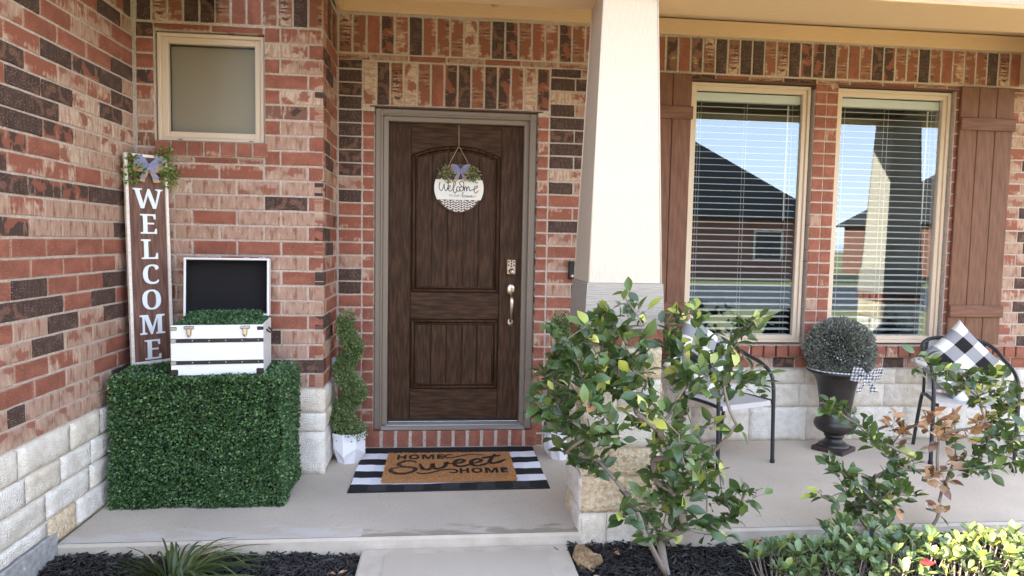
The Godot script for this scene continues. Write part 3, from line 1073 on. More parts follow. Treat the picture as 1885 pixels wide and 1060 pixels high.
	# handle: upper plate with thumb latch, a grip, lower plate
	var hd := put("door_handle", tube_mesh(curve([Vector3(0.385, 1.045, zf + 0.012), Vector3(0.385, 1.030, zf + 0.052), Vector3(0.385, 0.985, zf + 0.062), Vector3(0.385, 0.925, zf + 0.055), Vector3(0.385, 0.880, zf + 0.035), Vector3(0.385, 0.862, zf + 0.010)], 5), [0.010, 0.010, 0.011, 0.011, 0.012, 0.014, 0.015, 0.016, 0.017, 0.017, 0.016, 0.016, 0.015, 0.014, 0.013, 0.012, 0.011, 0.011, 0.010, 0.010, 0.010, 0.010, 0.010, 0.010, 0.010, 0.010], 12), M.nickel, d)
	for e in [[1.083, 0.040, 0.032], [0.855, 0.027, 0.022]]:
		st = begin(true)
		ball(st, Vector3(0.385, e[0], zf + 0.002), e[1], 20, Vector3(e[2] / e[1], 1, 0.32))
		put("handle_plate", done(st), M.nickel, hd)
	put("thumb_latch", box_mesh(Vector3(0.030, 0.007, 0.035), 0.003, Vector3(0.385, 1.068, zf + 0.028)), M.nickel, hd)

func moulding(called: String, path: Array, parent: Node3D) -> void:
	# a double bead swept along the outline, standing proud of the stiles
	var st := begin(true)
	for i in path.size() - 1:
		tube(st, [path[i], path[i + 1]], [0.011], 8)
		var n: Vector3 = (path[i + 1] - path[i]).normalized().cross(Vector3(0, 0, 1))
		tube(st, [path[i] + n * 0.02 - Vector3(0, 0, 0.004), path[i + 1] + n * 0.02 - Vector3(0, 0, 0.004)], [0.007], 6)
	put(called, done(st), M.wood_v[1], parent)

# ---------------------------------------------------------------- windows and shutters
func window(called: String, label: String, x0: float, x1: float, y0: float, y1: float, zf: float, bar: float, lip: float) -> Node3D:
	var w := thing(called, label, "window", Vector3((x0 + x1) / 2, y0, zf))
	var wd := x1 - x0
	var ht := y1 - y0
	# outer frame and, set back, the sash
	for e in [[lip, 0.0, 0.05, "frame"], [bar, lip, 0.035, "sash"]]:
		var t: float = e[0]
		var ins: float = e[1]
		var dz: float = -0.002 if e[3] == "frame" else -0.016
		var dep: float = e[2]
		for s in [-1, 1]:
			put(e[3] + "_side", box_mesh(Vector3(t, ht - 2 * ins, dep), 0.003, Vector3(s * (wd / 2 - ins - t / 2), ht / 2, dz - dep / 2)), M.win_frame, w)
			put(e[3] + "_rail", box_mesh(Vector3(wd - 2 * ins - 2 * t + 0.002, t, dep - 0.001), 0.003, Vector3(0, (ins + t / 2) if s < 0 else (ht - ins - t / 2), dz - dep / 2 - 0.0005)), M.win_frame, w)
	var g := lip + bar
	var st := begin()
	quad(st, Vector3(-wd / 2 + g, g, -0.036), Vector3(-wd / 2 + g, ht - g, -0.036), Vector3(wd / 2 - g, ht - g, -0.036), Vector3(wd / 2 - g, g, -0.036))
	put("pane", done(st), M.obscure_glass if called == "small_window" else M.glass, w)
	return w

func windows() -> void:
	var small := window("small_window", "small square tan-framed window with obscure glass above the welcome board", -1.700, -1.115, 1.950, 2.552, ZA - 0.02, 0.034, 0.020)
	# behind the small pane: a pale roller shade
	put("roller_shade", box_mesh(Vector3(0.50, 0.50, 0.004), 0.0, Vector3(0, 0.30, -0.10)), plain(s8(142, 132, 112), 0.9), small)
	put("weep_cover", box_mesh(Vector3(0.025, 0.006, 0.004), 0.001, Vector3(-0.17, 0.009, -0.001)), M.door_trim, small)
	put("weep_cover", box_mesh(Vector3(0.025, 0.006, 0.004), 0.001, Vector3(0.22, 0.009, -0.001)), M.door_trim, small)
	tall_window(W1, "tall tan-framed window with open white blinds, between the porch column and the brick pier")
	tall_window(W2, "tall tan-framed window with open white blinds, between the brick pier and the brown shutter")
	# the dark room behind
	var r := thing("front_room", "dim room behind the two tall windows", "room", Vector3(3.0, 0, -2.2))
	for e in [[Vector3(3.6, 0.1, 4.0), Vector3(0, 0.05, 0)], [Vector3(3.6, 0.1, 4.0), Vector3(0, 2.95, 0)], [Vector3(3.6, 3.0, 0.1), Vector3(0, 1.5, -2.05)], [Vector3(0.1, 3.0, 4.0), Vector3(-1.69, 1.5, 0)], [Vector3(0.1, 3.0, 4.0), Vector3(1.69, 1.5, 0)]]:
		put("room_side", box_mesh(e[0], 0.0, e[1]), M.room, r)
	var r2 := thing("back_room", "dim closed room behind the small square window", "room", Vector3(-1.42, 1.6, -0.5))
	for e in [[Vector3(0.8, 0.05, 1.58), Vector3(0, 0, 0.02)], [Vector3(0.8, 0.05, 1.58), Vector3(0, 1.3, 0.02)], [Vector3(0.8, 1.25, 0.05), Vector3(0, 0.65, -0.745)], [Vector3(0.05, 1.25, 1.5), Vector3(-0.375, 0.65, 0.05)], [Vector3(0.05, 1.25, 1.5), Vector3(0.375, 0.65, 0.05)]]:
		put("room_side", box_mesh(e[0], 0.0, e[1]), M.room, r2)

func tall_window(c: Vector2, label: String) -> void:
	var w := window("tall_window", label, c.x, c.y, WB, WT, ZR - 0.03, 0.030, 0.022)
	var b := Node3D.new()
	b.name = "blind"
	b.position = Vector3(0, 0, -0.085)
	w.add_child(b)
	var wd := c.y - c.x - 0.105
	var ht := WT - WB
	put("head_rail", box_mesh(Vector3(wd + 0.02, 0.060, 0.05), 0.004, Vector3(0, ht - 0.085, 0)), M.slat, b)
	var n := 36
	var mesh := box_mesh(Vector3(wd, 0.0028, 0.046), 0.001)
	for i in n:
		var y := ht - 0.150 - i * 0.0455
		put("slat", mesh, M.slat, b, Transform3D(Basis(Vector3.RIGHT, 0.16 + rng.randf_range(-0.012, 0.012)), Vector3(0, y, rng.randf_range(-0.001, 0.001))))
	put("bottom_rail", box_mesh(Vector3(wd, 0.014, 0.048), 0.003, Vector3(0, ht - 0.150 - n * 0.0455, 0)), M.slat, b)
	for x in [-0.34, 0.0, 0.34]:
		for s in [-1, 1]:
			put("ladder_cord", tube_mesh([Vector3(x * wd / 0.78, ht - 0.12, s * 0.0245), Vector3(x * wd / 0.78, ht - 0.15 - n * 0.0455, s * 0.0245)], [0.0011], 5), M.cord, b)
	put("tilt_wand", tube_mesh([Vector3(0.30, ht - 0.13, 0.034), Vector3(0.297, ht - 0.95, 0.036)], [0.004], 6), M.cord, b)

func shutters() -> void:
	var data := [[3.615, 4.028, "brown board shutter with two battens beside the right-hand chair's pillow"], [1.205, 1.612, "brown board shutter half hidden behind the cream porch column"]]
	for e in data:
		var x0: float = e[0]
		var x1: float = e[1]
		var s := thing("board_shutter", e[2], "shutter", Vector3((x0 + x1) / 2, 0.72, ZR + 0.006), 0.0, "window shutters")
		var bw := (x1 - x0 - 0.008) / 3.0
		for i in 3:
			put("board", box_mesh(Vector3(bw, 1.868, 0.02), 0.003, Vector3((i - 1) * (bw + 0.004), 0.934, 0.012)), M.shutter_v, s)
		for y in [1.603, 0.247]:
			put("batten", box_mesh(Vector3(x1 - x0 + 0.012, 0.088, 0.02), 0.004, Vector3(0.002, y, 0.0325)), M.shutter_h, s)

# ---------------------------------------------------------------- foliage helpers
# a many: copies of one small leaf mesh as a MultiMesh under a thing
func many(called: String, mesh: Mesh, mat: Material, xfs: Array, cols: Array, parent: Node) -> MultiMeshInstance3D:
	var mm := MultiMesh.new()
	mm.transform_format = MultiMesh.TRANSFORM_3D
	mm.use_colors = true
	mm.mesh = mesh
	mm.instance_count = xfs.size()
	for i in xfs.size():
		mm.set_instance_transform(i, xfs[i])
		mm.set_instance_color(i, cols[i])
	var o := MultiMeshInstance3D.new()
	o.name = called if parent != self else numbered(called)
	o.multimesh = mm
	o.material_override = mat
	o.set_meta("kind", "stuff")
	parent.add_child(o, true)
	return o

func small_leaf() -> ArrayMesh:          # a rounded boxwood leaf, 1 long along y, folded a little
	var st := begin()
	var o := [Vector3(0, 0, 0), Vector3(0.26, 0.25, 0.07), Vector3(0.33, 0.55, 0.09), Vector3(0.2, 0.85, 0.05), Vector3(0, 1.0, 0.0)]
	for i in 4:
		tri(st, Vector3(0, 0.5, -0.02), o[i], o[i + 1])
		tri(st, Vector3(0, 0.5, -0.02), Vector3(-o[i + 1].x, o[i + 1].y, o[i + 1].z), Vector3(-o[i].x, o[i].y, o[i].z))
	return done(st)

func tinted(rough: float, light := Color(0.2, 0.25, 0.1)) -> StandardMaterial3D:
	var m := plain(Color.WHITE, rough)
	m.vertex_color_use_as_albedo = true
	m.backlight_enabled = true
	m.backlight = light
	m.cull_mode = BaseMaterial3D.CULL_DISABLED
	return m

func green(base: Color, spread: float) -> Color:     # linear colour with a random tone
	var k := rng.randf_range(1.0 - spread, 1.0 + spread)
	var c := base.srgb_to_linear()
	return Color(c.r * k * rng.randf_range(0.9, 1.1), c.g * k, c.b * k * rng.randf_range(0.85, 1.15))

func leaf_xf(p: Vector3, n: Vector3, size: float, lean := 0.8) -> Transform3D:
	var d := (n + Vector3(rng.randf_range(-1, 1), rng.randf_range(-1, 1), rng.randf_range(-1, 1)) * lean).normalized()
	var b := frame_of(d, Vector3(rng.randf_range(-1, 1), rng.randf_range(-1, 1), rng.randf_range(-1, 1)))
	return Transform3D(b.scaled(Vector3.ONE * size), p)

func hedge_box() -> void:
	var h := thing("hedge_box", "large square box covered in dark green artificial boxwood, standing under the trunk", "planter box", Vector3(-1.335, 0, 0.785))
	var sx := 0.85
	var sy := 0.690
	var sz := 0.43
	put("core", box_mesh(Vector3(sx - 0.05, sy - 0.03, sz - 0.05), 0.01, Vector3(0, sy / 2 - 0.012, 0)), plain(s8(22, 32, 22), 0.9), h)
	var leaf := small_leaf()
	var mat := tinted(0.33)
	var sides := [[Vector3(0, sy / 2, sz / 2), Vector3(sx, 0, 0), Vector3(0, sy, 0), Vector3(0, 0, 1), 21000], [Vector3(sx / 2, sy / 2, 0), Vector3(0, 0, sz), Vector3(0, sy, 0), Vector3(1, 0, 0), 8500], [Vector3(0, sy, 0), Vector3(sx, 0, 0), Vector3(0, 0, sz), Vector3(0, 1, 0), 8500], [Vector3(-sx / 2, sy / 2, 0), Vector3(0, 0, sz), Vector3(0, sy, 0), Vector3(-1, 0, 0), 5000]]
	var nz := noise(3.0, 77, 2)
	for s in sides:
		var xfs := []
		var cols := []
		for i in s[4]:
			var p: Vector3 = s[0] + s[1] * rng.randf_range(-0.5, 0.5) + s[2] * rng.randf_range(-0.5, 0.5)
			var n: Vector3 = s[3]
			var w := nz.get_noise_3d(p.x, p.y, p.z)
			p -= n * (0.022 - 0.010 * w) * rng.randf()
			p += n * 0.020 * w
			xfs.append(leaf_xf(p, n, rng.randf_range(0.012, 0.020), 1.0))
			var tone := s8(70, 99, 60) if rng.randf() < 0.66 else (s8(106, 136, 86) if rng.randf() < 0.7 else s8(50, 72, 46))
			cols.append(green(tone, 0.3))
		many("boxwood_mat", leaf, mat, xfs, cols, h)

func welcome_board() -> void:
	var b0 := Vector3(-1.757, 0.700, 0.748)
	var b1 := Vector3(-1.605, 0.700, 0.586)
	var t0 := Vector3(-1.790, 1.848, 0.712)
	var x := (b1 - b0).normalized()
	var up := (t0 - b0).normalized()
	var z := x.cross(up).normalized()
	up = z.cross(x)
	var wd := 0.228
	var ht := 1.150
	var s := thing("welcome_board", "tall brown leaning board with white letters reading WELCOME, in the brick corner", "sign")
	s.transform = Transform3D(Basis(x, up, z), b0)
	put("panel", box_mesh(Vector3(wd - 0.03, ht - 0.03, 0.010), 0.0, Vector3(wd / 2, ht / 2, 0.0)), M.board, s)
	for i in 2:
		put("frame_side", box_mesh(Vector3(0.017, ht, 0.024), 0.003, Vector3(0.0085 if i == 0 else wd - 0.0085, ht / 2, 0.004)), M.board_frame, s)
		put("frame_end", box_mesh(Vector3(wd - 0.0345, 0.017, 0.0235), 0.003, Vector3(wd / 2, 0.0085 if i == 0 else ht - 0.0085, 0.004)), M.board_frame, s)
	var letters := "WELCOME"
	for i in 7:
		var t := text_mesh(letters[i], 0.108, 0.004, true, true)
		put("letter", t, M.letter, s, Transform3D(Basis().scaled(Vector3(0.98, 1, 1)), Vector3(wd / 2 + 0.002, 0.908 - i * 0.1385, 0.0085)))
	sprig(s, [Vector3(0.035, ht - 0.045, 0.03), Vector3(0.05, ht - 0.09, 0.03), Vector3(0.02, ht - 0.13, 0.03), Vector3(0.19, ht - 0.035, 0.03), Vector3(0.205, ht + 0.02, 0.02), Vector3(0.215, ht - 0.075, 0.03), Vector3(0.235, ht - 0.10, 0.03), Vector3(0.225, ht - 0.14, 0.03)], 0.040, 50, [s8(70, 98, 42), s8(92, 122, 52), s8(120, 140, 60)])
	bow(s, Vector3(0.115, ht - 0.062, 0.034), 0.085, M.denim)
	bow(s, Vector3(0.118, ht - 0.075, 0.026), 0.095, M.burlap)

func sprig(parent: Node3D, centres: Array, r: float, count: int, tones: Array) -> void:
	var leaf := small_leaf()
	var xfs := []
	var cols := []
	for c in centres:
		for i in count:
			var d := Vector3(rng.randf_range(-1, 1), rng.randf_range(-1, 1), rng.randf_range(-0.6, 1)) * r
			xfs.append(leaf_xf(c + d * 0.8, d.normalized(), rng.randf_range(0.014, 0.022), 0.7))
			cols.append(green(tones[rng.randi() % tones.size()], 0.3))
	many("greenery", leaf, tinted(0.5), xfs, cols, parent)

func bow(parent: Node3D, at: Vector3, size: float, mat: Material) -> void:
	# two loops, two tails and a knot, each a band of cloth with a fold
	var st := begin(true)
	for s in [-1, 1]:
		var loop := curve([at, at + Vector3(s * 0.35, 0.30, 0.18) * size, at + Vector3(s * 0.75, 0.36, 0.10) * size, at + Vector3(s * 0.82, 0.05, 0.02) * size, at + Vector3(s * 0.4, -0.08, 0.14) * size, at], 5)
		var half := []
		for i in loop.size():
			half.append(size * (0.07 + 0.17 * sin(PI * i / (loop.size() - 1))))
		band(st, loop, half, Vector3(0, 1, 0.4))
		var tail := curve([at, at + Vector3(s * 0.18, -0.35, 0.12) * size, at + Vector3(s * 0.34, -0.60, 0.05) * size, at + Vector3(s * 0.42, -0.80, 0.08) * size], 5)
		half = []
		for i in tail.size():
			half.append(size * (0.06 + 0.13 * i / (tail.size() - 1)))
		band(st, tail, half, Vector3(s * 1.0, 0.15, 0.35))
	ball(st, at + Vector3(0, 0, 0.06) * size, size * 0.14, 10, Vector3(0.8, 1, 0.7))
	put("bow", done(st), mat, parent)

func band(st: SurfaceTool, pts: Array, half: Array, side: Vector3) -> void:
	var s := side.normalized()
	for i in pts.size() - 1:
		quad(st, pts[i] + s * half[i], pts[i + 1] + s * half[i + 1], pts[i + 1] - s * half[i + 1], pts[i] - s * half[i])

func storage_trunk() -> void:
	var t := thing("storage_trunk", "white open trunk with dark straps, filled with greenery, on the hedge box", "trunk", Vector3(-1.262, 0.690, 0.775), 0.13)
	var w := 0.448
	var d := 0.345
	var h := 0.262
	var st := begin()
	# an open box: four walls and a floor
	for s in [-1, 1]:
		box(st, Vector3(0, h / 2, s * (d / 2 - 0.006)), Vector3(w, h, 0.012), 0.003)
		box(st, Vector3(s * (w / 2 - 0.006), h / 2, 0), Vector3(0.012, h - 0.001, d - 0.0245), 0.003)
	box(st, Vector3(0, 0.012, 0), Vector3(w - 0.03, 0.012, d - 0.03))
	put("body", done(st), M.white, t)
	var fz := d / 2
	for s in [-1, 1]:
		put("corner_strip", box_mesh(Vector3(0.022, h - 0.004, 0.003), 0.001, Vector3(s * (w / 2 - 0.012), h / 2, fz + 0.001)), M.white, t)
	for y in [0.182, 0.068]:
		var sp := put("strap", box_mesh(Vector3(w + 0.004, 0.020, 0.006), 0.002, Vector3(0, y, fz + 0.003)), M.leather, t)
		for i in 6:
			st = begin(true)
			ball(st, Vector3(-w / 2 + 0.024 + (w - 0.048) * i / 5.0, y, fz + 0.006), 0.0042, 8, Vector3(1, 1, 0.5))
			put("stud", done(st), M.steel, sp)
		put("strap_end", box_mesh(Vector3(0.030, 0.024, 0.008), 0.004, Vector3(-w / 2 + 0.013, y, fz + 0.003)), M.steel, sp)
	for s in [-1, 1]:
		put("top_bracket", box_mesh(Vector3(0.032, 0.020, 0.008), 0.004, Vector3(s * (w / 2 - 0.014), h - 0.018, fz + 0.002)), M.leather if s > 0 else M.steel, t)
		put("bottom_bracket", box_mesh(Vector3(0.036, 0.030, 0.012), 0.004, Vector3(s * (w / 2 - 0.016), 0.018, fz + 0.001)), M.leather, t)
		var lt := put("latch", box_mesh(Vector3(0.050, 0.016, 0.010), 0.004, Vector3(s * 0.135, h - 0.012, fz + 0.005)), M.steel, t)
		put("latch_tongue", box_mesh(Vector3(0.024, 0.042, 0.014), 0.006, Vector3(s * 0.135, h - 0.034, fz + 0.008)), M.nickel, lt)
		put("latch_tip", tube_mesh([Vector3(s * 0.135, h - 0.052, fz + 0.002), Vector3(s * 0.135, h - 0.052, fz + 0.012)], [0.008], 10), M.steel, lt)
	put("side_handle", tube_mesh(curve([Vector3(w / 2, 0.222, 0.045), Vector3(w / 2 + 0.018, 0.205, 0.035), Vector3(w / 2 + 0.018, 0.205, -0.035), Vector3(w / 2, 0.222, -0.045)], 4), [0.005], 8), M.leather, t)
	# the lid stands open behind: a shallow tray, dark inside
	var lid := Node3D.new()
	lid.name = "lid"
	lid.position = Vector3(-0.004, h + 0.010, -d / 2 - 0.008)
	lid.rotation.x = -0.08
	t.add_child(lid)
	var lh := 0.325
	st = begin()
	for s in [-1, 1]:
		box(st, Vector3(s * (w / 2 - 0.006), lh / 2, 0.03), Vector3(0.012, lh, 0.085), 0.003)
	box(st, Vector3(0, lh - 0.006, 0.03), Vector3(w - 0.0245, 0.0115, 0.0845), 0.003)
	box(st, Vector3(0, 0.006, 0.03), Vector3(w - 0.0245, 0.0115, 0.0845), 0.003)
	put("lid_rim", done(st), M.white, lid)
	put("lid_back", box_mesh(Vector3(w - 0.025, lh - 0.024, 0.006), 0.0, Vector3(0, lh / 2, -0.006)), M.lining, lid)
	st = begin()
	for s in [-1, 1]:
		box(st, Vector3(s * (w / 2 - 0.0135), lh / 2, 0.028), Vector3(0.002, lh - 0.026, 0.07))
	box(st, Vector3(0, lh - 0.0135, 0.028), Vector3(w - 0.030, 0.002, 0.07))
	put("lining", done(st), M.lining, lid)
	for x in [-0.12, 0.10, 0.18]:
		put("lid_catch", box_mesh(Vector3(0.03, 0.008, 0.02), 0.003, Vector3(x, lh + 0.003, 0.055)), M.steel, lid)
	# greenery heaped in the body
	var leaf := small_leaf()
	var xfs := []
	var cols := []
	for i in 6500:
		var u := rng.randf_range(-1, 1)
		var v := rng.randf_range(-1, 1)
		var top := h - 0.012 + 0.050 * (1.0 - pow(absf(u), 9.0)) * (1.0 - 0.55 * maxf(v, 0.0) - 0.1 * pow(absf(v), 4.0)) + 0.010 * sin(u * 17.0) * cos(v * 13.0)
		xfs.append(leaf_xf(Vector3(u * (w / 2 - 0.012), top - 0.02 * rng.randf(), v * (d / 2 - 0.012)), Vector3.UP, rng.randf_range(0.012, 0.019), 1.1))
		cols.append(green(s8(56, 88, 54) if rng.randf() < 0.7 else s8(84, 118, 72), 0.3))
	many("greenery", leaf, tinted(0.42), xfs, cols, t)
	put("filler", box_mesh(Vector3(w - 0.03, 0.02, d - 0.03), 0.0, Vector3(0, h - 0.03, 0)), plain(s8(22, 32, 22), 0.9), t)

func spiral_topiary(at: Vector3, label: String) -> void:
	var t := thing("spiral_topiary", label, "topiary", at, 0.0, "topiaries at the door")
	# faceted pot
	var st := begin()
	var rings := [[0.072, 0.0, 0.0], [0.108, 0.058, 0.5], [0.108, 0.150, 0.5], [0.113, 0.198, 0.0]]
	var R := []
	for e in rings:
		var ring := []
		for k in 8:
			var a: float = TAU * (k + 0.5 * e[2] * 0.0 + 0.25) / 8.0
			var r: float = e[0] * (1.0 if e[2] == 0.0 or k % 2 == 0 else 0.97)
			var y: float = e[1] + (0.05 if e[1] == 0.058 and k % 2 == 1 else 0.0)
			ring.append(Vector3(r * cos(a), y, r * sin(a)))
		R.append(ring)
	for i in 3:
		for k in 8:
			var k2 := (k + 1) % 8
			if (i + k) % 2 == 0:
				tri(st, R[i][k], R[i + 1][k], R[i + 1][k2])
				tri(st, R[i][k], R[i + 1][k2], R[i][k2])
			else:
				tri(st, R[i][k], R[i + 1][k], R[i][k2])
				tri(st, R[i + 1][k], R[i + 1][k2], R[i][k2])
	for k in range(1, 7):
		tri(st, R[0][0], R[0][k], R[0][k + 1])
	put("pot", done(st), M.pot, t)
	put("soil", tube_mesh([Vector3(0, 0.15, 0), Vector3(0, 0.18, 0)], [0.1], 12), M.soil, t)
	put("stem", tube_mesh([Vector3(0, 0.17, 0), Vector3(0, 0.92, 0)], [0.009], 7), M.bark, t)
	# the spiral: leaves packed round a helix that tightens towards the top
	var leaf := small_leaf()
	var xfs := []
	var cols := []
	for i in 11000:
		var q := rng.randf()
		q = 1.0 - pow(1.0 - q, 0.85)
		var y := 0.20 + 0.73 * q
		var turn := TAU * 2.6 * q + 0.6
		var big := lerpf(0.054, 0.022, q)
		var c := Vector3(cos(turn) * big, y, sin(turn) * big)
		var r := lerpf(0.086, 0.053, pow(q, 0.8))
		var d := Vector3(rng.randfn(), rng.randfn() * 0.8, rng.randfn()).normalized()
		var p := c + Vector3(d.x, d.y * 0.85, d.z) * r * pow(rng.randf(), 0.22)
		xfs.append(leaf_xf(p, d, rng.randf_range(0.010, 0.016), 0.8))
		cols.append(green(s8(92, 112, 64) if rng.randf() < 0.7 else s8(124, 142, 90), 0.3))
	many("foliage", leaf, tinted(0.5), xfs, cols, t)

# ---------------------------------------------------------------- rug and mat
func rug_and_mat() -> void:
	var r := thing("striped_rug", "black and white striped woven rug lying before the front door", "rug")
	var st := SurfaceTool.new()
	st.begin(Mesh.PRIMITIVE_TRIANGLES)
	st.set_smooth_group(0)
	var nx := 28
	var nz := 20
	var w := 1.135
	var dp := 0.795
	var wob := noise(1.6, 12, 2)
	for j in nz:
		for i in nx:
			for e in [[0, 0], [1, 0], [1, 1], [0, 0], [1, 1], [0, 1]]:
				var u: float = float(i + e[0]) / nx
				var v: float = float(j + e[1]) / nz
				var y := 0.007 + 0.006 * absf(wob.get_noise_2d(u * 4.0, v * 4.0)) + (0.004 * pow(absf(u - 0.5) * 2.0, 4.0)) * (0.5 + 0.5 * sin(v * 17.0))
				st.set_uv(Vector2(u, v))
				st.add_vertex(Vector3(-0.592 + w * u + 0.006 * wob.get_noise_2d(v * 3.0, 9.0), y, 0.032 + dp * v + 0.006 * sin(u * 5.0) - 0.02 * u * v))
	st.generate_normals()
	put("cloth", st.commit(), M.rug, r)
	var edge := []
	for e in [Vector2(-0.592, 0.032), Vector2(0.543, 0.032), Vector2(0.543, 0.81), Vector2(-0.592, 0.827), Vector2(-0.592, 0.032)]:
		edge.append(Vector3(e.x, 0.006, e.y))
	put("hem", tube_mesh(edge, [0.005], 6), M.black, r)
	# coir mat on top, with printed words
	var m := thing("coir_doormat", "tan coir doormat lettered HOME Sweet HOME on the striped rug", "doormat", Vector3(-0.027, 0.012, 0.458))
	st = begin()
	box(st, Vector3(0, 0.008, 0), Vector3(0.785, 0.015, 0.505), 0.004)
	put("pile", done(st), M.coir, m)
	# loose fibres stand up all over the pile and round its edge
	var fibre := box_mesh(Vector3(0.0016, 0.011, 0.0016))
	var xfs := []
	var cols := []
	for i in 16000:
		var p := Vector3(rng.randf_range(-0.393, 0.393), 0.0175, rng.randf_range(-0.253, 0.253))
		xfs.append(Transform3D(Basis.from_euler(Vector3(rng.randf_range(-1.3, 1.3), rng.randf() * TAU, rng.randf_range(-1.3, 1.3))), p))
		cols.append(green(s8(176, 126, 80), 0.35))
	var fm := plain(Color.WHITE, 1.0)
	fm.vertex_color_use_as_albedo = true
	many("fibres", fibre, fm, xfs, cols, m)
	var o := Vector3(-0.027, 0.0, 0.458)
	var flat := Basis(Vector3.RIGHT, -PI / 2)
	for e in [[-0.211, 0.302, 0.253], [0.176, 0.572, 0.250]]:
		var t := text_mesh("HOME", 0.082, 0.004)
		put("word", t, M.black, m, Transform3D(flat * Basis().scaled(Vector3(e[2] / 0.275, 1, 1)), Vector3(e[0], 0.0215, e[1]) - o + Vector3(0, 0, -0.0)))
	var strokes := [
		[[-0.231, 0.413], [-0.258, 0.374], [-0.303, 0.376], [-0.338, 0.424], [-0.324, 0.476], [-0.276, 0.489], [-0.234, 0.517], [-0.242, 0.564], [-0.29, 0.601], [-0.342, 0.599], [-0.377, 0.558], [-0.372, 0.511], [-0.336, 0.5]],
		[[-0.21, 0.429], [-0.201, 0.482], [-0.183, 0.533], [-0.152, 0.535], [-0.133, 0.485], [-0.131, 0.432], [-0.127, 0.495], [-0.109, 0.53], [-0.078, 0.518], [-0.054, 0.478], [-0.047, 0.415], [-0.037, 0.436], [-0.006, 0.431]],
		[[-0.006, 0.431], [0.04, 0.425], [0.065, 0.387], [0.041, 0.36], [0.009, 0.396], [0.004, 0.455], [0.031, 0.492], [0.073, 0.477], [0.109, 0.436]],
		[[0.109, 0.436], [0.156, 0.413], [0.172, 0.374], [0.145, 0.353], [0.111, 0.393], [0.109, 0.453], [0.138, 0.486], [0.185, 0.461], [0.219, 0.419]],
		[[0.268, 0.261], [0.241, 0.339], [0.224, 0.411], [0.239, 0.442], [0.279, 0.422], [0.326, 0.367]],
		[[0.177, 0.343], [0.237, 0.314], [0.302, 0.29]],
		[[-0.004, 0.278], [-0.029, 0.263], [-0.054, 0.285], [-0.047, 0.321], [-0.008, 0.323], [0.05, 0.289], [0.116, 0.264], [0.191, 0.281]],
		[[-0.224, 0.591], [-0.197, 0.617], [-0.144, 0.604], [-0.091, 0.569], [-0.031, 0.546], [0.01, 0.558], [0.017, 0.592], [-0.008, 0.61], [-0.031, 0.593]]]
	st = begin()
	for k in strokes.size():
		var pts := []
		for p in strokes[k]:
			pts.append(Vector3(p[0], 0.0195 + 0.0003 * k, p[1]) - o)
		var c := curve(pts, 6)
		var half := []
		for i in c.size():
			var e: float = minf(1.0, 0.45 + 4.0 * minf(i, c.size() - 1 - i) / c.size())
			half.append((0.0135 if k < 6 else 0.0065) * e)
		if k < 6:
			ribbon(st, c, half, Vector3.UP, 0.002)
		else:
			var thin := begin()
			ribbon(thin, c, half, Vector3.UP, 0.002)
			put("flourish", done(thin), M.black, m)
	put("script_word", done(st), M.black, m)

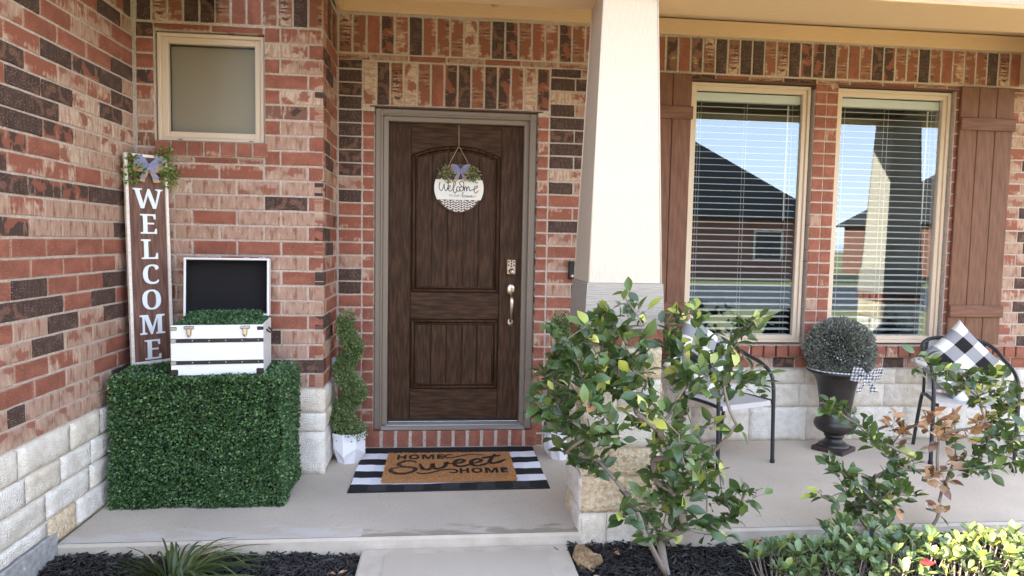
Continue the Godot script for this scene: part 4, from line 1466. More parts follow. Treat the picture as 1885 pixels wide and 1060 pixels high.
# ---------------------------------------------------------------- the hanging sign on the door
func door_hanger() -> void:
	var zf := -0.066
	var c := Vector3(0.018, 1.767, zf)
	var s := thing("door_sign", "round hanging sign reading Welcome to our home with a bow, on the door", "sign", c)
	var r := 0.163
	var st := begin()
	var poly := PackedVector2Array()
	for i in 48:
		poly.append(Vector2(cos(TAU * i / 48), sin(TAU * i / 48)) * r)
	slab_poly(st, poly, 0.0, 0.008)
	put("disc", done(st), M.sign_wood, s)
	# white middle board, wider than the disc is there
	poly = PackedVector2Array()
	for i in 13:
		var y := -0.078 + 0.135 * i / 12.0
		poly.append(Vector2(sqrt(maxf(0.0, 0.1665 * 0.1665 - y * y)), y))
	for i in 13:
		var y := 0.057 - 0.135 * i / 12.0
		poly.append(Vector2(-sqrt(maxf(0.0, 0.1665 * 0.1665 - y * y)), y))
	st = begin()
	slab_poly(st, poly, 0.006, 0.006)
	put("name_board", done(st), M.sign_white, s)
	for y in [0.061, -0.083]:
		for i in 6:
			st = begin(true)
			ball(st, Vector3(-0.118 + 0.0475 * i, y, 0.006), 0.006, 8)
			put("bead", done(st), M.sign_white, s)
	# white chevrons painted on the lower part
	st = begin()
	for col in 8:
		for k in 5:
			var x := -0.133 + 0.038 * col
			var y := -0.094 - 0.0155 * k
			for e in [[-1, 0], [1, 0]]:
				var a := Vector3(x + e[0] * 0.0175, y + 0.0115, 0.0012)
				var b := Vector3(x + e[0] * 0.002, y, 0.0012)
				if Vector2(a.x, a.y).length() < r - 0.004 and Vector2(b.x, b.y).length() < r - 0.004:
					ribbon(st, [a, b], [0.0034], Vector3(0, 0, 1))
	put("chevrons", done(st), M.sign_white, s)
	var strokes := [
		[[-0.111, 1.804], [-0.118, 1.77], [-0.104, 1.745], [-0.088, 1.767], [-0.082, 1.792], [-0.08, 1.761], [-0.067, 1.746], [-0.054, 1.778], [-0.057, 1.799], [-0.071, 1.8]],
		[[-0.064, 1.757], [-0.042, 1.765], [-0.04, 1.781], [-0.052, 1.774], [-0.052, 1.753], [-0.036, 1.744], [-0.019, 1.763]],
		[[-0.019, 1.763], [-0.002, 1.794], [-0.008, 1.81], [-0.018, 1.782], [-0.014, 1.741], [-0.002, 1.732], [0.011, 1.756]],
		[[0.028, 1.772], [0.012, 1.773], [0.006, 1.754], [0.018, 1.744], [0.034, 1.759]],
		[[0.045, 1.776], [0.028, 1.767], [0.031, 1.747], [0.049, 1.751], [0.054, 1.771], [0.042, 1.778], [0.026, 1.801], [0.044, 1.813], [0.057, 1.796], [0.054, 1.771]],
		[[0.059, 1.774], [0.06, 1.745], [0.064, 1.768], [0.073, 1.777], [0.078, 1.747], [0.082, 1.767], [0.093, 1.777], [0.099, 1.75], [0.112, 1.755]],
		[[0.112, 1.755], [0.145, 1.766], [0.154, 1.781], [0.135, 1.776], [0.131, 1.748], [0.145, 1.735], [0.161, 1.752]],
		[[0.035, 1.712], [0.055, 1.734], [0.05, 1.737], [0.05, 1.703], [0.058, 1.718], [0.064, 1.714], [0.066, 1.704]],
		[[0.074, 1.717], [0.069, 1.708], [0.079, 1.705], [0.082, 1.715], [0.074, 1.717]],
		[[0.085, 1.716], [0.086, 1.705], [0.091, 1.716], [0.096, 1.705], [0.1, 1.715], [0.105, 1.706]],
		[[0.105, 1.709], [0.116, 1.715], [0.111, 1.718], [0.108, 1.707], [0.121, 1.707], [0.143, 1.717]]]
	st = begin()
	var st2 := begin()
	for k in strokes.size():
		var pts := []
		for p in strokes[k]:
			pts.append(Vector3(p[0] * 0.95 - 0.004, p[1], 0.0) - Vector3(c.x, c.y - 0.002, -0.0072 - 0.0001 * k))
		ribbon(st if k < 7 else st2, curve(pts, 5), [0.0024 if k < 7 else 0.0012], Vector3(0, 0, 1))
	put("script_word", done(st), M.black, s)
	put("small_script", done(st2), M.black, s)
	put("small_word", text_mesh("TO OUR", 0.014, 0.001, false), M.black, s, Transform3D(Basis(), Vector3(-0.032, -0.051, 0.0068)))
	sprig(s, [Vector3(-0.11, 0.10, 0.02), Vector3(-0.075, 0.075, 0.022), Vector3(-0.085, 0.112, 0.02), Vector3(0.085, 0.105, 0.02), Vector3(0.115, 0.09, 0.02), Vector3(0.10, 0.072, 0.022), Vector3(0.065, 0.118, 0.02)], 0.036, 44, [s8(96, 112, 74), s8(128, 134, 84), s8(146, 142, 108)])
	bow(s, Vector3(0.008, 0.118, 0.036), 0.066, M.denim)
	bow(s, Vector3(0.010, 0.112, 0.024), 0.080, M.burlap)
	# twine: up to a knot, then one strand over the top of the door
	for sx in [-1, 1]:
		put("twine", tube_mesh([Vector3(sx * 0.085, 0.125, 0.006), Vector3(-0.004, 0.282, 0.003)], [0.0017], 6), M.jute, s)
	put("twine", tube_mesh([Vector3(-0.004, 0.282, 0.003), Vector3(-0.006, 0.424, 0.0), Vector3(-0.006, 0.428, -0.03)], [0.0019], 6), M.jute, s)

# ---------------------------------------------------------------- urn with ball topiary
func urn() -> void:
	var u := thing("garden_urn", "dark bronze urn with a flared rim and square foot between the two chairs", "urn", Vector3(2.645, 0, 0.17))
	put("plinth", box_mesh(Vector3(0.215, 0.034, 0.215), 0.004, Vector3(0, 0.017, 0), Basis(Vector3.UP, 0.62)), M.plinth, u)
	var st := begin(true)
	var prof := []
	for e in [[0.098, 0.034], [0.100, 0.048], [0.082, 0.058], [0.062, 0.074], [0.054, 0.092], [0.058, 0.102], [0.066, 0.106], [0.066, 0.116], [0.058, 0.120], [0.080, 0.130], [0.116, 0.150], [0.134, 0.176], [0.136, 0.198], [0.124, 0.222], [0.108, 0.236], [0.110, 0.246], [0.098, 0.252], [0.102, 0.300], [0.109, 0.360], [0.117, 0.420], [0.126, 0.470], [0.138, 0.510], [0.162, 0.538], [0.190, 0.552], [0.197, 0.560], [0.197, 0.570], [0.188, 0.575], [0.176, 0.568], [0.150, 0.560], [0.0, 0.555]]:
		prof.append(Vector2(e[0], e[1]))
	lathe(st, prof, 40)
	put("body", done(st), M.urn, u)
	put("rim_ribbon", tube_mesh(ring_points(0.194, 0.577, 28), [0.005], 6), M.gingham, u)
	bow(u, Vector3(0.085, 0.560, 0.195), 0.130, M.gingham)
	var b := thing("ball_topiary", "round grey-green artificial topiary ball sitting in the bronze urn", "topiary", Vector3(2.655, 0.706, 0.17))
	st = begin(true)
	ball(st, Vector3.ZERO, 0.196, 20)
	put("core", done(st), plain(s8(34, 38, 34), 0.95), b)
	var leaf := small_leaf()
	var xfs := []
	var cols := []
	for i in 22000:
		var d := Vector3(rng.randfn(), rng.randfn(), rng.randfn()).normalized()
		if d.y < -0.8:
			continue
		xfs.append(leaf_xf(d * (rng.randf_range(0.192, 0.222) + 0.006 * sin(d.x * 9.0 + d.y * 7.0) * cos(d.z * 8.0)), d, rng.randf_range(0.011, 0.019), 0.6))
		cols.append(green(s8(106, 109, 100) if rng.randf() < 0.7 else s8(148, 150, 140), 0.4))
	many("foliage", leaf, tinted(0.5, Color(0.1, 0.12, 0.08)), xfs, cols, b)

func ring_points(r: float, y: float, n: int) -> Array:
	var out := []
	for i in n + 1:
		out.append(Vector3(cos(TAU * i / n) * r, y, sin(TAU * i / n) * r))
	return out

# ---------------------------------------------------------------- chairs and pillows
func chairs() -> void:
	chair(Vector3(1.775, 0, 0.275), 0.36, "dark steel tube patio chair with a grey sling seat beside the porch column")
	chair(Vector3(3.44, 0, 0.36), -0.40, "dark steel patio chair with grey sling seat below the fully visible brown shutter")
	pillow(Vector3(3.475, 0.628, 0.27), -0.30, 0.74, "black and white check pillow standing on its corner in the chair by the right shutter")
	pillow(Vector3(1.66, 0.665, 0.155), 0.30, -0.62, "black and white check pillow half hidden by the shrub, in the chair by the column")

func chair(at: Vector3, turn: float, label: String) -> void:
	var c := thing("patio_chair", label, "chair", at, turn, "patio chairs on the porch")
	var r := 0.0125
	# one long tube: front leg, arm, back, arm, front leg
	var half := [Vector3(0.235, 0.0, 0.235), Vector3(0.235, 0.30, 0.225), Vector3(0.237, 0.50, 0.215), Vector3(0.238, 0.585, 0.185), Vector3(0.238, 0.640, 0.10), Vector3(0.236, 0.680, -0.04), Vector3(0.222, 0.735, -0.17), Vector3(0.165, 0.775, -0.235), Vector3(0.07, 0.790, -0.25)]
	var path := half.duplicate()
	for i in range(half.size() - 1, -1, -1):
		path.append(Vector3(-half[i].x, half[i].y, half[i].z))
	put("frame_hoop", tube_mesh(curve(path, 5), [r], 10), M.tube, c)
	for s in [-1, 1]:
		put("side_rail", tube_mesh(curve([Vector3(s * 0.232, 0.405, 0.222), Vector3(s * 0.215, 0.408, 0.10), Vector3(s * 0.205, 0.400, -0.12), Vector3(s * 0.205, 0.370, -0.17), Vector3(s * 0.215, 0.20, -0.205), Vector3(s * 0.225, 0.0, -0.235)], 5), [r * 0.95], 10), M.tube, c)
		put("foot_cap", tube_mesh([Vector3(s * 0.235, 0.0, 0.235), Vector3(s * 0.235, 0.022, 0.235)], [r + 0.003], 10), M.black, c)
		put("back_post", tube_mesh([Vector3(s * 0.205, 0.400, -0.13), Vector3(s * 0.19, 0.60, -0.20), Vector3(s * 0.175, 0.768, -0.23)], [r * 0.8], 8), M.tube, c)
	put("front_bar", tube_mesh([Vector3(-0.225, 0.395, 0.215), Vector3(0.225, 0.395, 0.215)], [r * 0.9], 8), M.tube, c)
	put("rear_bar", tube_mesh([Vector3(-0.205, 0.392, -0.15), Vector3(0.205, 0.392, -0.15)], [r * 0.9], 8), M.tube, c)
	var st := begin(true)
	var nx := 8
	var nz := 8
	for j in nz:
		for i in nx:
			var v := []
			for e in [[0, 0], [0, 1], [1, 1], [1, 0]]:
				var u: float = float(i + e[0]) / nx
				var w: float = float(j + e[1]) / nz
				var wd := lerpf(0.205, 0.195, w)
				v.append(Vector3((u - 0.5) * 2.0 * wd, 0.414 - 0.022 * sin(PI * u) * sin(PI * clampf(w, 0.03, 0.97)), lerpf(0.225, -0.15, w)))
			quad(st, v[0], v[1], v[2], v[3])
	for j in nx:
		var a := -0.205 + 0.41 * j / nx
		var b := -0.205 + 0.41 * (j + 1) / nx
		quad(st, Vector3(a, 0.384, 0.231), Vector3(a, 0.414, 0.225), Vector3(b, 0.414, 0.225), Vector3(b, 0.384, 0.231))
	put("seat_sling", done(st), M.sling, c)
	st = begin(true)
	for j in 8:
		for i in 8:
			var v := []
			for e in [[0, 0], [0, 1], [1, 1], [1, 0]]:
				var u: float = float(i + e[0]) / 8.0
				var w: float = float(j + e[1]) / 8.0
				v.append(Vector3((u - 0.5) * 0.36, 0.43 + 0.335 * w, -0.14 - 0.10 * w - 0.025 * sin(PI * u)))
			quad(st, v[0], v[1], v[2], v[3])
	put("back_sling", done(st), M.sling, c)

func pillow(at: Vector3, turn: float, roll: float, label: String) -> void:
	var o := thing("check_pillow", label, "pillow", at, turn, "check pillows on the chairs")
	var st := SurfaceTool.new()
	st.begin(Mesh.PRIMITIVE_TRIANGLES)
	st.set_smooth_group(0)
	var n := 14
	var size := 0.222
	for side in [1, -1]:
		for j in n:
			for i in n:
				for e in ([[0, 0], [0, 1], [1, 1], [0, 0], [1, 1], [1, 0]] if side == 1 else [[0, 0], [1, 1], [0, 1], [0, 0], [1, 0], [1, 1]]):
					var u: float = 2.0 * (i + e[0]) / n - 1.0
					var v: float = 2.0 * (j + e[1]) / n - 1.0
					var pinch := 1.0 - 0.09 * (1.0 - v * v) * absf(u) * absf(u)
					var pinch2 := 1.0 - 0.09 * (1.0 - u * u) * absf(v) * absf(v)
					var puff := 0.075 * pow(maxf(0.0, (1.0 - u * u) * (1.0 - v * v)), 0.42)
					st.set_uv(Vector2(u * 0.5 + 0.5, v * 0.5 + 0.5))
					st.add_vertex(Vector3(u * size * pinch, v * size * pinch2, side * puff))
	st.generate_normals()
	var m := put("cover", st.commit(), M.check, o)
	m.transform.basis = Basis(Vector3.RIGHT, -0.28) * Basis(Vector3(0, 0, 1), roll)

# ---------------------------------------------------------------- small things
func small_things() -> void:
	var d := thing("doorbell", "small black doorbell on the brick beside the column", "doorbell", Vector3(0.79, 1.225, 0.001))
	put("housing", box_mesh(Vector3(0.045, 0.125, 0.022), 0.006, Vector3(0, 0, 0.011)), M.black, d)
	put("button", tube_mesh([Vector3(0, -0.035, 0.02), Vector3(0, -0.035, 0.026)], [0.012], 16), M.nickel, d)

# ---------------------------------------------------------------- ground, slab, walk
func setting() -> void:
	var st := begin()
	quad(st, Vector3(-250, -0.16, 250), Vector3(-250, -0.16, -250), Vector3(250, -0.16, -250), Vector3(250, -0.16, 250))
	structure("ground", done(st), M.grass)
	# porch slab: its front edge is worn and rounded
	st = begin()
	box(st, Vector3(1.5, -0.2, 0.45), Vector3(6.63, 0.4, 1.90), 0.012)
	structure("porch_floor", done(st), M.concrete)
	var top := SurfaceTool.new()
	top.begin(Mesh.PRIMITIVE_TRIANGLES)
	top.set_normal(Vector3.UP)
	for e in [[0, 1], [0, 0], [1, 0], [0, 1], [1, 0], [1, 1]]:
		top.set_uv(Vector2(e[0], e[1]))
		top.add_vertex(Vector3(lerpf(-1.805, 4.7, e[0]), 0.003, lerpf(-0.1, 1.388, e[1])))
	structure("porch_floor_finish", top.commit(), slab_mat())
	# walk that meets the slab: a trowelled border round a broomed field
	st = begin()
	box(st, Vector3(0.045, -0.21, 3.9), Vector3(0.98, 0.32, 4.98), 0.008)
	structure("walkway", done(st), M.concrete)
	st = begin()
	quad(st, Vector3(-0.33, -0.046, 6.0), Vector3(-0.33, -0.046, 1.475), Vector3(0.42, -0.046, 1.475), Vector3(0.42, -0.046, 6.0))
	structure("walkway_field", done(st), M.walk)
	# beds of soil on both sides, slightly mounded
	for e in [[-1.80, -0.447], [0.537, 5.2]]:
		st = begin(true)
		var nz := noise(1.3, 33, 3)
		var n := 40
		for j in 12:
			for i in n:
				var v := []
				for c in [[0, 0], [0, 1], [1, 1], [1, 0]]:
					var x: float = lerpf(e[0], e[1], float(i + c[0]) / n)
					var z: float = lerpf(1.402, 2.7, float(j + c[1]) / 12.0)
					v.append(Vector3(x, bed_height(x, z), z))
				quad(st, v[0], v[3], v[2], v[1])
		structure("mulch_bed", done(st), M.soil)
	var bits := []
	var cols := []
	for i in 24000:
		var left := rng.randf() < 0.35
		var x := rng.randf_range(-1.79, -0.46) if left else rng.randf_range(0.55, 4.2)
		var z := 1.41 + 0.85 * rng.randf()
		if i % 240 == 0:                 # a few bits lie on the walk and on the slab edge
			x = (-0.44 if left else 0.53) + rng.randf_range(-0.06, 0.06)
		var p := Vector3(x, bed_height(x, z) + rng.randf_range(0.0, 0.024), z)
		var b := Basis.from_euler(Vector3(rng.randf_range(-0.9, 0.9), rng.randf() * TAU, rng.randf_range(-0.6, 0.6)))
		bits.append(Transform3D(b * Basis.from_scale(Vector3(rng.randf_range(0.010, 0.055), rng.randf_range(0.002, 0.006), rng.randf_range(0.003, 0.010))), p))
		var k := rng.randf_range(0.4, 1.5) if rng.randf() < 0.85 else rng.randf_range(1.5, 3.2)
		cols.append(Color(0.016 * k, 0.0135 * k, 0.0135 * k))
	var mm := plain(Color.WHITE, 0.6)
	mm.vertex_color_use_as_albedo = true
	var mulch := many("mulch", box_mesh(Vector3.ONE), mm, bits, cols, self)
	tag(mulch, "black shredded bark mulch covering the planting beds", "mulch")

# trowelled concrete: fine grain, faint clouds, hairlines, a grimy ragged band along part of the front edge and old white wash beside it
func slab_mat() -> StandardMaterial3D:
	var w := 1536
	var h := 352
	var im := Image.create(w, h, false, Image.FORMAT_RGB8)
	var cloud := noise(0.006, 301, 5)
	var grain := noise(0.35, 302, 2)
	var rag := noise(0.02, 303, 4)
	var crack := noise(0.004, 304, 3)
	for y in h:
		for x in w:
			var wx := -1.805 + 6.505 * x / w
			var wz := -0.1 + 1.488 * y / h
			var k := 1.0 + 0.07 * cloud.get_noise_2d(x, y * 1.1) + 0.05 * grain.get_noise_2d(x, y)
			var c := Vector3(186, 174, 159) * k
			if grain.get_noise_2d(x + 900, y) > 0.62:
				c *= 0.86
			var r := rag.get_noise_2d(x, y * 2.5)
			if absf(crack.get_noise_2d(x, y * 1.4)) < 0.0022:
				c *= 0.9
			# grime by the walk, white wash to the left of it
			var d := 1.388 - wz
			if wx > -0.45 and wx < 0.62:
				c = c.lerp(Vector3(132, 122, 104), 0.65 * smoothstep(-0.03, 0.05, 0.055 + 0.13 * r - d))
			elif wx <= -0.45:
				c = c.lerp(Vector3(200, 199, 199), 0.45 * smoothstep(-0.04, 0.08, 0.09 + 0.18 * r - d))
			im.set_pixel(x, y, Color8(int(clampf(c.x, 0, 255)), int(clampf(c.y, 0, 255)), int(clampf(c.z, 0, 255))))
	var m := plain(Color.WHITE, 0.9)
	m.albedo_texture = ImageTexture.create_from_image(im)
	return m

func bed_height(x: float, z: float) -> float:
	return -0.072 + 0.018 * sin(x * 5.3 + z * 3.0) * cos(z * 6.1 - x * 2.2) - 0.02 * (z - 1.4)

# ---------------------------------------------------------------- garden plants
func big_leaf(round_tip: bool, curl: float) -> ArrayMesh:      # 1 long along y, its face towards z
	var st := begin(true)
	var prof := [0.0, 0.14, 0.235, 0.265, 0.23, 0.13, 0.0] if not round_tip else [0.0, 0.08, 0.15, 0.21, 0.235, 0.18, 0.0]
	var n := prof.size()
	var L := []
	var C := []
	var R := []
	for i in n:
		var t := float(i) / (n - 1)
		var y := t
		var z := -curl * t * t
		C.append(Vector3(0, y, z))
		L.append(Vector3(-prof[i], y, z + 0.28 * prof[i]))
		R.append(Vector3(prof[i], y, z + 0.28 * prof[i]))
	for i in n - 1:
		quad(st, L[i], L[i + 1], C[i + 1], C[i])
		quad(st, C[i], C[i + 1], R[i + 1], R[i])
	return done(st)

# a shrub: tips given in photograph pixels with a depth; stems join each tip to the nearest lower one
func shrub(called: String, label: String, category: String, bases: Array, tips: Array, leaf_len: float, per_tip: int, mats: Array, weights: Callable, meshes: Array, thick: float) -> void:
	var o := thing(called, label, category, bases[0])
	var origin: Vector3 = bases[0]
	var nodes := []                      # [point, parent, weight]
	for b in bases:
		nodes.append([b, -1, 0.0])
	var order := []
	for t in tips:
		var p := px(t[0], t[1], t[2])
		order.append([p.distance_to(origin), p, t])
	order.sort_custom(func(a, b): return a[0] < b[0])
	for e in order:
		var p: Vector3 = e[1]
		var best := 0
		var cost := 1e9
		for k in nodes.size():
			var q: Vector3 = nodes[k][0]
			var c := p.distance_to(q) + (0.5 * maxf(0.0, q.y - p.y + 0.02)) + 0.22 * q.distance_to(origin)
			if c < cost and q.distance_to(p) > 0.005:
				cost = c
				best = k
		nodes.append([p, best, 0.0])
	for i in range(nodes.size() - 1, bases.size() - 1, -1):
		nodes[i][2] += 1.0
		if nodes[i][1] >= 0:
			nodes[nodes[i][1]][2] += nodes[i][2]
	var st := begin(true)
	for i in range(bases.size(), nodes.size()):
		var a: Vector3 = nodes[nodes[i][1]][0]
		var b: Vector3 = nodes[i][0]
		var r1: float = thick * sqrt(nodes[i][2])
		var r0: float = minf(r1 * 1.35, thick * sqrt(maxf(nodes[nodes[i][1]][2], 1.0)))
		var mid := a.lerp(b, 0.5) + Vector3(rng.randf_range(-1, 1), rng.randf_range(-0.2, 0.8), rng.randf_range(-1, 1)) * 0.10 * a.distance_to(b)
		tube(st, [a - origin, a.lerp(mid, 0.6) - origin, mid.lerp(b, 0.5) - origin, b - origin], [r0, lerpf(r0, r1, 0.4), lerpf(r0, r1, 0.8), r1], 7)
	# leaves in loose whorls round each tip
	var all := []
	for e in order:
		var p: Vector3 = e[1]
		var t: Array = e[2]
		var count: int = int(per_tip * (t[3] if t.size() > 3 else 1.0))
		var outward := (p - origin - Vector3(0, 0.25, 0)).normalized()
		for k in count:
			var along := rng.randf_range(-1.2, 0.3) * leaf_len
			var d := (outward * 0.6 + Vector3(rng.randfn(), rng.randfn() * 0.75 + 0.15, rng.randfn() + 0.15) * 0.75).normalized()
			var q := p + outward * along + Vector3(rng.randf_range(-1, 1), rng.randf_range(-1, 1), rng.randf_range(-1, 1)) * 0.34 * leaf_len
			var facing := Vector3(rng.randfn() * 0.6, 0.6 + rng.randf() * 0.5, rng.randfn() * 0.6 + 0.25)
			var x := d.cross(facing).normalized()
			var z := x.cross(d).normalized()
			var size := leaf_len * rng.randf_range(0.6, 1.15)
			all.append([q.distance_to(cam_pos), Transform3D(Basis(x, d, z).scaled(Vector3.ONE * size), q - origin), weights.call(t)])
			# its stalk, from the twig to the base of the leaf
			var from := p + outward * minf(along * 0.8, 0.0)
			tube(st, [from - origin, q + d * 0.004 - origin], [0.0013, 0.0009], 3, false)
	put("stems", done(st), M.bark, o)
	all.sort_custom(func(a, b): return a[0] < b[0])
	var rest := {}
	for i in all.size():
		var mesh: Mesh = meshes[rng.randi() % meshes.size()]
		var mi: int = all[i][2]
		if i < 300:
			put("leaf", mesh, mats[mi], o, all[i][1])
		else:
			if not rest.has(mi):
				var s2 := SurfaceTool.new()
				s2.begin(Mesh.PRIMITIVE_TRIANGLES)
				rest[mi] = s2
			rest[mi].append_from(mesh, 0, all[i][1])
	if rest.size() > 0:
		var joined := ArrayMesh.new()
		for mi in rest:
			rest[mi].commit(joined)
			joined.surface_set_material(joined.get_surface_count() - 1, mats[mi])
		var r := MeshInstance3D.new()
		r.name = "inner_leaves"
		r.mesh = joined
		r.set_meta("kind", "stuff")
		o.add_child(r, true)

func garden() -> void:
	var pointed := [big_leaf(false, 0.05), big_leaf(false, 0.18), big_leaf(false, 0.30)]
	var rounded := [big_leaf(true, 0.04), big_leaf(true, 0.14)]
	var deep := func(a: Array) -> Array:
		var out := []
		for e in a:
			var z: float = 1.74 + 0.30 * sin(e[0] * 0.051 + e[1] * 0.033) * cos(e[1] * 0.047) - 0.0004 * absf(e[0] - 1180)
			out.append([e[0], e[1], z, (e[2] if e.size() > 2 else 1.0) * (1.35 if e[0] < 1135 else 1.0), e[3] * 0.8 if e.size() > 3 else 0.04])
		return out
	var tips: Array = deep.call([[1152, 552, 0.8], [1178, 566, 0.5], [1122, 572, 0.8, 0.3], [1098, 592], [1150, 606], [1182, 600, 0.6], [1082, 600, 0.7], [1118, 610], [1016, 606, 0.7], [1040, 628], [1072, 632], [1110, 636], [1152, 645], [1180, 655], [1060, 662], [1022, 655], [1000, 690], [990, 742, 0.9], [1012, 725], [1046, 715], [1082, 700, 1.0, 0.25], [1120, 696], [1150, 716, 1.0, 0.3], [1192, 700], [1085, 745], [1042, 768], [1004, 772, 0.9], [1056, 802], [1092, 798], [1124, 780], [1042, 832, 0.9], [1078, 842, 0.8], [1104, 850, 0.6], [1070, 690], [1100, 668, 1.0, 0.2], [1138, 672], [1165, 680],
		[1228, 596, 0.8, 0.4], [1252, 582, 1.0, 0.6], [1286, 572, 0.9, 0.4], [1238, 624, 1.0, 0.5], [1258, 644, 1.0, 0.3], [1292, 642], [1322, 640], [1352, 612], [1380, 602], [1398, 588, 0.6, 0.3], [1352, 660], [1386, 680, 1.0, 0.2], [1408, 694, 0.8], [1300, 692], [1270, 702], [1332, 702, 1.0, 0.2], [1240, 690], [1365, 700],
		[1200, 742, 1.0, 0.35], [1232, 762], [1262, 742], [1212, 792, 1.0, 0.3], [1250, 800], [1172, 760], [1282, 795, 0.6], [1318, 775, 0.4, 0.3], [1356, 782, 0.25, 0.3], [1242, 842], [1278, 842, 0.8], [1305, 838, 0.6], [1202, 846], [1215, 860], [1270, 872], [1300, 866, 1.0, 0.3], [1325, 862, 0.6, 0.4],
		[1150, 950], [1188, 942], [1230, 930], [1268, 905], [1302, 892], [1332, 918], [1372, 902, 0.9], [1392, 914, 0.7], [1352, 952], [1302, 962], [1258, 972], [1186, 982], [1216, 992], [1150, 905, 0.4], [1180, 915, 0.6], [1330, 985, 0.6], [1240, 905], [1205, 885]])
	var pick := func(t: Array) -> int:
		var k := rng.randf()
		if k < t[4] * 0.7: return 3
		if k < t[4]: return 4
		if k < t[4] + 0.005: return 5
		return [0, 0, 1, 1, 2][rng.randi() % 5]
	shrub("leafy_shrub", "tall open shrub with glossy dark green and some yellow leaves before the column", "shrub", [Vector3(0.93, -0.07, 1.72), Vector3(1.05, -0.07, 1.70), Vector3(1.14, -0.07, 1.78)], tips, 0.079, 16, M.leaf, pick, pointed, 0.0023)
	# second shrub, half of it dried
	var green_tips := [[1510, 742, 0.7], [1530, 748], [1552, 752], [1576, 780, 0.7], [1596, 776, 0.6], [1600, 802], [1622, 812], [1642, 818, 0.8], [1652, 842, 0.8], [1682, 842, 0.7], [1522, 852], [1545, 866], [1562, 880], [1576, 892], [1602, 882], [1640, 862], [1652, 882], [1602, 906], [1632, 912], [1660, 902], [1682, 912, 0.8], [1562, 932, 0.8], [1580, 942], [1505, 904, 0.25], [1524, 920, 0.3], [1690, 662, 0.7], [1712, 668, 0.8], [1740, 682], [1766, 702], [1782, 690], [1802, 700, 1.0], [1822, 690], [1842, 712], [1862, 722], [1802, 732], [1840, 752], [1870, 742], [1852, 782], [1880, 792], [1822, 802], [1852, 822], [1800, 852], [1830, 860], [1870, 832], [1788, 862], [1880, 852], [1830, 770], [1810, 830], [1845, 690, 0.6], [1615, 930], [1645, 935], [1560, 905]]
	var dry := [[1645, 772], [1664, 790], [1716, 768], [1740, 778], [1730, 800], [1756, 770], [1760, 800], [1800, 786], [1812, 770, 0.6], [1726, 868], [1742, 886], [1760, 846], [1730, 940, 0.7]]
	var t2 := []
	for e in green_tips:
		t2.append([e[0], e[1], 1.52 + 0.16 * sin(e[0] * 0.045 + e[1] * 0.03), e[2] if e.size() > 2 else 1.0, 0.22 if e[0] > 1780 and e[1] < 760 else 0.06])
	for e in dry:
		t2.append([e[0], e[1], 1.50 + 0.12 * sin(e[0] * 0.06), e[2] if e.size() > 2 else 1.0, -1.0])
	var pick2 := func(t: Array) -> int:
		if t[4] < 0.0:
			return [5, 6, 6, 5, 7][rng.randi() % 5] if rng.randf() < 0.92 else 1
		return pick.call(t)
	shrub("half_dry_shrub", "sparse shrub with green leaves and clusters of dried orange-brown leaves before the urn", "shrub", [Vector3(2.12, -0.08, 1.50), Vector3(2.30, -0.08, 1.48), Vector3(1.95, -0.08, 1.50)], t2, 0.066, 16, M.leaf, pick2, pointed, 0.0019)
	# low shrubs along the bed
	low_shrub("low_shrub", "low mounded shrub with rounded grey-green leaves at the foot of the tall shrub", [Vector3(1.36, 0.03, 1.86), Vector3(1.52, 0.06, 1.84), Vector3(1.70, 0.08, 1.80), Vector3(1.88, 0.09, 1.78), Vector3(1.62, 0.03, 1.98), Vector3(1.99, 0.07, 1.88), Vector3(1.80, 0.04, 1.96)], 0.185, [0, 0, 1, 1, 1, 2, 2, 3], 900, rounded)
	low_shrub("low_shrub", "low mounded shrub with bright yellow-green leaves and one red leaf in the sun", [Vector3(2.16, 0.03, 1.92), Vector3(2.34, 0.05, 1.84), Vector3(2.50, 0.04, 1.86), Vector3(2.68, 0.03, 1.84)], 0.185, [0, 0, 1, 1, 2, 3, 4], 560, rounded)
	var red := put("red_leaf", rounded[0], M.haw[6], self)
	red.transform = Transform3D(Basis.from_euler(Vector3(-1.0, 0.3, 1.35)).scaled(Vector3.ONE * 0.075), px(1722, 1036, 2.02))
	tag(red, "single bright red leaf lying on the yellow-green low shrub", "leaf")
	grass_clump()
	# a rough tan rock and fallen leaves on the mulch
	var f := begin()
	var nz := noise(5.0, 9, 2)
	var rings := []
	for i in 7:
		var ring := []
		for k in 12:
			var la := PI * i / 6.0 - PI / 2
			var lo := TAU * k / 12
			var d := Vector3(cos(la) * cos(lo), sin(la), cos(la) * sin(lo))
			var r := 1.0 + 0.45 * nz.get_noise_3d(d.x * 0.4, d.y * 0.4, d.z * 0.4)
			ring.append(Vector3(d.x * 0.062, clampf(d.y * 1.5, -0.9, 0.9) * 0.035, d.z * 0.085) * r)
		rings.append(ring)
	for i in 6:
		for k in 12:
			quad(f, rings[i][k], rings[i][(k + 1) % 12], rings[i + 1][(k + 1) % 12], rings[i + 1][k])
	var rock := put("rock", done(f), rough_mat([[0.2, s8(120, 94, 66)], [0.5, s8(152, 124, 92)], [0.8, s8(176, 150, 118)]], 0.04, 58, Vector3(5, 5, 5), 0.9, 0.8, 0.1), self)
	rock.position = Vector3(0.595, -0.055, 1.555)
	rock.rotation.y = 0.3
	tag(rock, "rough tan rock at the corner of walkway and mulch", "rock")
	var dryleaf := big_leaf(false, 0.35)
	var spots := [[1092, 1003], [1108, 1004], [1128, 1010], [1158, 1010], [1085, 1038], [1100, 1058], [618, 1056], [640, 1050], [1395, 1000], [1140, 1022]]
